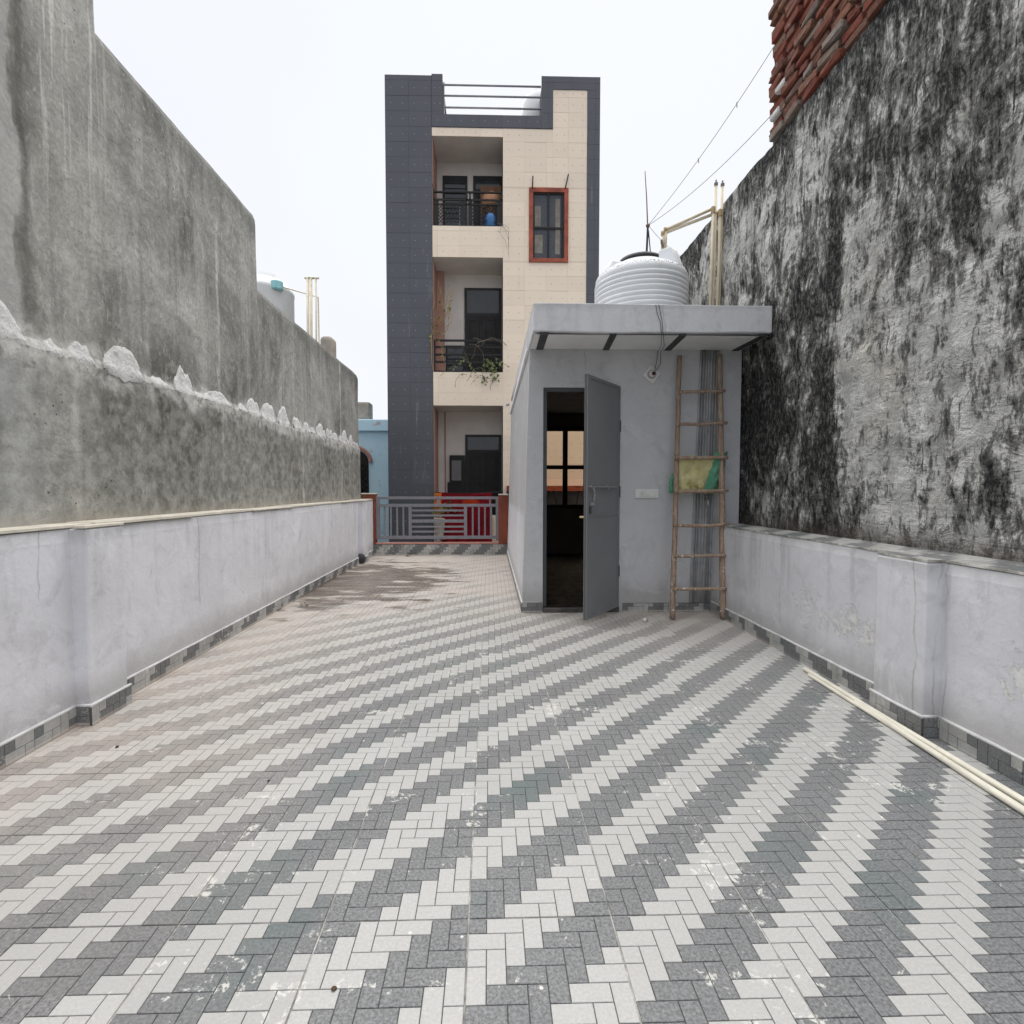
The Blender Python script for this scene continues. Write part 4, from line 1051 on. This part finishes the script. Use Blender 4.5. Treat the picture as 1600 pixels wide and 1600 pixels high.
# red framed window
wd_ = MB().box(WX0, WX1, BY - .03, BY + .03, WZ1 - .09, WZ1); wd_.box(WX0, WX1, BY - .03, BY + .03, WZ0, WZ0 + .08)
wd_.box(WX0, WX0 + .085, BY - .029, BY + .03, WZ0 + .08, WZ1 - .09); wd_.box(WX1 - .085, WX1, BY - .029, BY + .03, WZ0 + .08, WZ1 - .09)
wf = wd_.build('window', 'red_frame', hb)
MB().box(WX0 + .085, WX1 - .085, BY + .021, BY + .028, WZ0 + .08, WZ1 - .09).build('pane', 'dark_glass', wf)
for xa, xb, za, zb in ((.965, 1.09, 6.78, 7.2), (.965, 1.13, 6.22, 6.6), (1.40, 1.50, 6.2, 7.35)): MB().box(xa, xb, BY + .0165, BY + .0205, za, zb).build('reflection_panel', 'reflection_panel', wf)  # pale boxes just before the pane, painting in reflections on the glass
sf = MB().box(1.235, 1.265, BY - .004, BY + .02, WZ0 + .08, WZ1 - .09); sf.box(WX0 + .085, WX1 - .085, BY - .003, BY + .0195, 6.72, 6.755); sf.box(WX0 + .085, WX1 - .085, BY - .005, BY + .0195, WZ1 - .125, WZ1 - .09)
for x in (WX0 + .085, WX1 - .14): sf.box(x, x + .025, BY - .0045, BY + .0196, WZ0 + .08, WZ1 - .125)
sf.build('sash', 'black_metal', wf)
for xa, xb, zt in ((.905, .915, 7.78), (1.60, 1.665, 7.83)): MB().tube([(xa, BY - .04, 7.54), (xb, BY - .05, zt)], .013, 6).build('bracket_rod', 'black_metal', wf)
# roof railing
for z in (9.71, 9.49, 9.25): MB().tube([(-.975, BY + .1, z), (1.095, BY + .1, z)], .02, 8).build('roof_rail', 'gate_grey', hb)
MB().tube([(-.955, BY + .1, 9.04), (-.955, BY + .1, 9.76)], .014, 8).build('roof_rail_post', 'wire_pale', hb)
rt = MB().lathe([(.42, 0), (.42, .95), (.36, 1.12), (.2, 1.24), (.2, 1.32), (.02, 1.34)], (1.16, 12.6, 9.0), 24)
tag(rt.build('roof_tank', 'tank_far', smooth=True), 'pale grey water tank behind the rails on the tiled house roof', 'water tank')
rf_ = empty('roof_frame', (.4, 12.3, 9.0), 'low pale frame with boards on the tiled house roof', 'frame')
MB().box(.12, .80, 12.2, 12.5, 9.0, 9.16).build('boards', 'cap_stone', rf_)
MB().tube([(.10, 12.2, 9.0), (.10, 12.2, 9.29), (.80, 12.2, 9.27), (.82, 12.2, 9.4)], .012, 6).build('rod', 'wire_pale', rf_)

def lattice(parent, x0, x1, z0, z1, y, step, r=.009, mat='black_metal', name='lattice'):
    mb = MB(); W, H = x1 - x0, z1 - z0; k = -H
    while k < W:
        for sgn in (1, -1):
            a, b = max(0, k), min(W, k + H)
            if b - a > .01:
                pa, pb = (a, a - k), (b, b - k)
                if sgn < 0: pa, pb = (W - pa[0], pa[1]), (W - pb[0], pb[1])
                mb.tube([(x0 + pa[0], y + .003 * sgn, z0 + pa[1]), (x0 + pb[0], y + .003 * sgn, z0 + pb[1])], r, 4, cap=False)
        k += step
    return tag(mb.build(name, mat, parent), kind='stuff')
def bar(parent, name, x0, x1, z0, z1, y, d=.012, mat='black_metal'): return MB().box(x0, x1, y - d, y + d, z0, z1).build(name, mat, parent)
RY = BY + .06
tr_ = empty('balcony_railing', (-.45, RY, 6.76), 'black lattice railing of the top balcony', 'railing')
bar(tr_, 'hand_rail', RX0 + .01, RX1 - .005, 7.47, 7.50, RY, .02); bar(tr_, 'rail', RX0 + .01, RX1 - .005, 7.31, 7.345, RY); bar(tr_, 'rail', RX0 + .01, RX1 - .005, 6.762, 6.80, RY); bar(tr_, 'rail', RX0 + .04, RX1 - .04, 7.22, 7.245, RY)
for x in (RX0 + .01, -.50, -.43, RX1 - .045): bar(tr_, 'post', x, x + .035, 6.80, 7.47, RY + .001, .013)
for a, b in ((RX0 + .13, -.62), (-.36, .16)):
    bar(tr_, 'panel_frame', a - .09, a, 6.80, 7.31, RY + .002, .008); bar(tr_, 'panel_frame', b, b + .09, 6.80, 7.31, RY + .002, .008)
    lattice(tr_, a, b, 6.85, 7.22, RY, .075)
MB().tube([(RX0 + .03, RY, 7.48), (RX0 - .05, RY - .05, 7.80)], .016, 6).build('bracket_rod', 'black_metal', tr_)
sr = empty('balcony_railing', (-.45, RY, 3.70), 'rusty horizontal bar railing of the middle balcony with vines on it', 'railing')
for z in (4.36, 4.22, 4.06, 3.905): bar(sr, 'bar', RX0 + .01, RX1 - .005, z, z + .042, RY, .014)
bar(sr, 'bottom_bar', RX0 + .01, RX1 - .005, 3.702, 3.74, RY, .02)
for x in (RX0 + .012, RX1 - .04): bar(sr, 'post', x, x + .03, 3.74, 4.36, RY + .001, .012)
lr = empty('balcony_railing', (-.45, RY, .6), 'dark railing of the lowest balcony behind hanging red cloth', 'railing')
for z in (1.10, .85): bar(lr, 'bar', RX0 + .01, RX1 - .005, z, z + .03, RY, .014)
for x in (RX0 + .012, -.46, RX1 - .04): bar(lr, 'post', x, x + .03, .60, 1.10, RY + .001, .012)
# doors and windows at the back of the recesses
def leafdoor(x0, x1, z0, z1, transom, label=None):
    y = YB
    o = MB().box(x0, x1, y - .04, y - .001, z0, z1).build('door', 'dark_frame', hb)
    zt = z1 - transom
    MB().box(x0 + .06, x1 - .06, y - .046, y - .0405, zt + .05, z1 - .06).build('pane', 'dark_glass', o)
    mid = (x0 + x1) / 2
    for a, b in ((x0 + .05, mid - .006), (mid + .006, x1 - .05)):
        lf = MB().box(a, b, y - .052, y - .0405, z0, zt).build('leaf', 'dark_door', o)
        for za, zb in ((z0 + .15, z0 + .75), (z0 + .85, zt - .12)): MB().box(a + .07, b - .07, y - .060, y - .0525, za, zb).build('panel', 'dark_door', o, bevel=.006)
        del lf
    return o
leafdoor(-.37, .30, 6.76, 8.30, .35); leafdoor(-.575, .27, 3.70, 5.80, .62); leafdoor(-.57, .27, .60, 2.46, .40)
w1 = MB().box(-1.06, -.50, YB - .03, YB - .001, 6.9, 8.30).build('window', 'dark_frame', hb)
MB().box(-1.01, -.55, YB - .036, YB - .0305, 6.95, 8.25).build('pane', 'dark_glass', w1)
for k in range(8): MB().tube([(-1.01, YB - .045, 7.35 + .11 * k), (-.55, YB - .045, 7.35 + .11 * k)], .008, 6).build('window_bar', 'dark_frame', w1)
w2 = MB().box(-1.01, -.58, YB - .03, YB - .001, 3.72, 4.50).build('window', 'dark_frame', hb)
MB().box(-.97, -.62, YB - .036, YB - .0305, 3.78, 4.45).build('pane', 'dark_glass', w2)
w3 = MB().box(-.98, -.572, YB - .06, YB - .002, .62, 1.36).build('cabinet', 'dark_door', hb)
w4 = MB().box(-.93, -.575, YB - .09, YB - .061, 1.36, 1.98).build('shutter', 'dark_door', hb)
MB().box(-.88, -.66, YB - .094, YB - .0905, 1.40, 1.86).build('pane', 'wire_pale', w4)
lattice(w4, -.88, -.66, 1.40, 1.86, YB - .098, .06, .006, 'dark_door')
MB().tube([(-1.03, YB - .02, .6), (-1.03, YB - .02, 2.98)], .014, 6).build('wall_pipe', 'recess_tile', hb)
MB().box(RX0 + .013, RX0 + .17, YB - .2, YB - .002, 3.701, 6.109).build('recess_pier', 'recess_tile', hb)
# ledge seen through the room window
MB().box(.36, 2.33, BY - .30, BY - .02, 1.16, 1.27).build('red_ledge', 'red_frame', hb)
for xa, xb in ((1.05, 1.25), (1.55, 1.35), (1.75, 1.9)): MB().tube([(xa, BY - .28, .4), (xb, BY - .26, 1.16)], .014, 6).build('ledge_strut', 'black_metal', hb)
MB().box(.36, 2.33, BY - .018, BY - .013, .3, 1.16).build('grey_dado', 'clad_dark', hb)

# things on the balconies
pt = empty('clay_pot', (.05, 12.0, 6.76), 'peach round pot on a stand behind the top balcony railing', 'pot')
MB().lathe([(.16, .62), (.20, .68), (.215, .78), (.19, .88), (.11, .945), (.01, .96)], (.05, 12.0, 6.76), 24).build('pot', 'pot_peach', pt, smooth=True)
MB().box(-.20, .26, 12.15, 12.19, 6.76, 7.95).build('board', 'brown_board', pt)
MB().lathe([(.13, 0), (.13, .6), (.17, .62)], (.05, 12.0, 6.76), 12).build('stand', 'brown_board', pt)
tag(MB().lathe([(.13, 0), (.17, .05), (.19, .20), (.17, .30), (.05, .36)], (.02, 11.72, 6.761), 20).build('blue_bucket', 'blue_dark', smooth=True), 'blue rounded bucket behind the top balcony lattice', 'bucket')
tag(MB().box(-.66, -.59, 11.78, 11.84, 6.762, 7.30).build('blue_board', 'aqua', bevel=.01), 'narrow pale blue board behind the top balcony lattice', 'board')
def hang(name, mat, x0, x1, z0, z1, y, seed, label, folds=6):
    mb = MB(); nu, nv = 40, 20; th = .012
    for side in (0, 1):
        for a in range(nu + 1):
            for b in range(nv + 1):
                u, v = a / nu, b / nv; x = x0 + (x1 - x0) * u; z = z0 + (z1 - z0) * v + .02 * nz(u * 3, seed, 0) * (1 - v) - .03 * math.sin(u * math.pi) * (1 if v > .9 else 0) * .6
                yy = y - .03 * (1 - v * .6) * (math.sin(u * folds * 6.28 + seed + 2 * nz(v, seed, 1)) * .5 + fbm(u * 2, v, seed, 2, 3) * .6) + side * th
                mb.v.append((x, yy, z))
    W = (nu + 1) * (nv + 1)
    for side in (0, 1):
        for a in range(nu):
            for b in range(nv):
                q = [side * W + a * (nv + 1) + b, side * W + (a + 1) * (nv + 1) + b, side * W + (a + 1) * (nv + 1) + b + 1, side * W + a * (nv + 1) + b + 1]
                mb.f.append(tuple(q if side == 0 else q[::-1])); mb.mi.append(0)
    tag(mb.build(name, mat, smooth=True), label, 'cloth')
hang('hanging_cloth', 'cloth_red', -1.03, .05, .02, 1.125, BY - .10, 2.2, 'dark red cloth hanging over the lowest balcony railing', 5)
hang('hanging_cloth', 'cloth_orange', -1.19, -1.0, .62, 1.135, BY - .09, 5.1, 'small bright orange cloth beside the hanging red cloth', 2)
cord((RX0, BY - .03, 1.14), (RX1, BY - .03, 1.16), .05, 'dark sagging line above the hanging red cloth', 'black_metal', .010)

def vine(root, start, n, steps, spread, fall, leaf_p, smat, seed, lsize=.035, thick=.005):
    rs = random.Random(seed); stems = MB(); lv = MB()
    for k in range(n):
        p = Vector(start) + Vector((rs.uniform(-spread, spread), rs.uniform(-.03, .03), rs.uniform(-.05, .12))); d = Vector((rs.uniform(-1, 1), rs.uniform(-.25, .15), rs.uniform(-.4, .8))).normalized()
        pts = [p.copy()]
        for q in range(rs.randint(steps // 2, steps)):
            d = (d + Vector((rs.uniform(-.5, .5), rs.uniform(-.15, .12), rs.uniform(-.45, .3) - fall))).normalized(); p = p + d * .05
            p.y = min(max(p.y, BY - .16), BY + .10); p.x = min(max(p.x, RX0 - .02), RX1 + .12)
            pts.append(p.copy())
            if rs.random() < leaf_p:
                a = Vector((rs.uniform(-1, 1), rs.uniform(-.6, .2), rs.uniform(-1, .3))).normalized(); s2 = a.cross(Vector((rs.uniform(-.3, .3), 1, .2))).normalized(); L = lsize * rs.uniform(.7, 1.6); w = L * .42
                lv.quad(p, p + a * L * .5 + s2 * w + Vector((0, -.008, 0)), p + a * L, p + a * L * .5 - s2 * w)
        if len(pts) > 2: stems.tube(pts, thick, 4, cap=False)
    stems.build('stem', smat, root)
    if lv.v: lv.build('leaves', 'leaf', root)
v1 = empty('creeper_plant', (-.25, BY - .05, 3.70), 'green creeper hanging over the middle balcony edge', 'plant')
vine(v1, (.04, BY - .03, 3.80), 7, 11, .18, .12, .75, 'vine_stem', 3, .055, .004)
vine(v1, (-.48, BY - .03, 3.95), 3, 10, .03, .2, .8, 'vine_stem', 4, .045, .004)
vine(v1, (-.35, BY - .02, 4.25), 8, 12, .35, .0, .08, 'vine_stem', 5, .04, .005)
vine(v1, (-.1, BY - .02, 3.55), 7, 14, .4, .16, .30, 'vine_stem', 9, .035, .004)
v2 = empty('dry_creeper', (RX0 + .1, BY, 3.70), 'dry brown creeper climbing the left edge of the middle balcony', 'plant')
vine(v2, (RX0 + .08, BY + .03, 4.6), 10, 26, .06, -.30, .12, 'dry_vine', 6, .05, .006)
vine(v2, (RX0 + .06, BY + .0, 4.4), 6, 20, .05, .12, .12, 'dry_vine', 16, .05, .005)
v3 = empty('cable_tangle', (.15, BY - .03, 6.5), 'thin grey tangled cables hanging below the top balcony', 'cables')
vine(v3, (.20, BY - .04, 6.70), 6, 15, .05, .30, 0, 'wire', 8, .05, .003)
v4 = empty('potted_plant', (-1.0, BY - .06, .58), 'green potted plant beside the red cloth on the lowest balcony', 'plant')
vine(v4, (-1.10, BY - .13, .62), 10, 10, .05, -.05, .9, 'vine_stem', 12, .05, .004)
MB().lathe([(.09, -.42), (.12, -.12), (.125, -.05), (.10, -.045)], (-1.08, BY - .14, .62), 14).build('pot', 'plaster_stub', v4)
MB().box(-1.2, -.95, BY - .28, BY - .002, .14, .198).build('shelf', 'plaster_stub', v4)

# ---------------------------------------------------------------- blue house and roof things far left
bh_ = empty('blue_house', (-4.5, 15, -3.6), 'pale blue painted house beyond the end of the concrete wall', 'building')
mb = MB().box(-7.5, -2.2, 14.05, 18, -3.6, 2.70); mb.build('wall', 'blue_wall', bh_)
MB().box(-7.6, -2.15, 13.95, 18.1, 2.701, 3.01).build('cornice', 'blue_wall', bh_, bevel=.02)
mb = MB(); pts = [(-3.95, .6), (-3.17, .6), (-3.17, 1.9)]
for k in range(1, 12): a = math.pi * k / 12; pts.append((-3.56 + .39 * math.cos(a), 1.9 + .33 * math.sin(a)))
pts.append((-3.95, 1.9)); i0 = len(pts)
mb.v = [(x, 14.04, z) for x, z in pts] + [(x, 14.10, z) for x, z in pts]; mb.f = [tuple(range(i0))]; mb.mi = [0]
for k in range(i0): mb.f.append((k, (k + 1) % i0, i0 + (k + 1) % i0, i0 + k)); mb.mi.append(0)
aw = mb.build('arched_window', 'black_metal', bh_)
lattice(aw, -3.93, -3.19, .65, 1.9, 14.02, .16, .012, 'dark_frame')
arch = [(-3.56 + .45 * math.cos(math.pi * k / 14), 14.03, 1.9 + .40 * math.sin(math.pi * k / 14)) for k in range(15)]
MB().tube(arch, .05, 6).build('arch_trim', 'pink_ledge', aw)
lt = empty('roof_tank', (-4.74, 11.4, 2.85), 'white water tank seen over the stepped top of the concrete wall', 'water tank')
MB().lathe([(.60, -.15), (.62, .05), (.62, 2.22), (.63, 2.25), (.63, 2.30), (.60, 2.33), (.45, 2.50), (.30, 2.56), (.30, 2.63), (.02, 2.66)], (-4.74, 11.4, 3.0), 36, cap=False).build('body', 'tank_far', lt, smooth=True)
MB().lathe([(.10, 0), (.12, .02), (.12, .16), (.05, .2)], (-4.28, 11.0, 5.20), 14).build('fitting', 'aqua', lt)
lp = empty('pipe_stack', (-3.6, 11, 3.0), 'cream upright pipes beside the tank behind the concrete wall', 'pipes')
for x, r in ((-3.665, .026), (-3.60, .026), (-3.50, .018)):
    o = MB().tube([(x - .02, 11, 3.0), (x, 11, 5.44)], r, 10).build('riser_pipe', 'pipe_cream', lp, smooth=True)
    MB().tube([(x - .06, 11, 5.45), (x + .06, 11, 5.45)], .022, 8).build('cap', 'pipe_cream', lp)
MB().tube([(-4.2, 11.05, 5.29), (-3.46, 11, 5.07), (-3.45, 11, 3.0)], .014, 8).build('feed_pipe', 'pipe_cream', lp)
fp = MB().lathe([(.12, 0), (.12, .9), (.15, .92), (.15, 1.0), (.07, 1.05)], (-3.37, 10.5, 2.85), 14)
tag(fp.build('vent_cap', 'white_plastic'), 'small white vent cap just left of the round-topped post', 'vent')
MB_roof = tag(MB().box(-7, -3.25, 9.0, 12.6, -3.6, 2.85).build('neighbour_roof', 'plaster_stub'), kind='structure')

# look-alikes share a group phrase
GROUPS = {'balcony_railing': 'balcony railings of the tiled house', 'gate_pillar': 'red pillars beside the gate', 'cord': 'thin cords and lines', 'dead_leaf': 'dead leaves on the floor',
          'pebble': 'grit on the floor', 'hanging_cloth': 'cloths hung on the lowest balcony', 'parapet_wall': 'grey painted parapets', 'concrete_post': 'concrete posts', 'roof_tank': 'water tanks on far roofs', 'pipe_stack': 'cream riser pipes'}
for o in scene.objects:
    if o.parent is None and o.name.split('.')[0] in GROUPS and 'group' not in o: o['group'] = GROUPS[o.name.split('.')[0]]
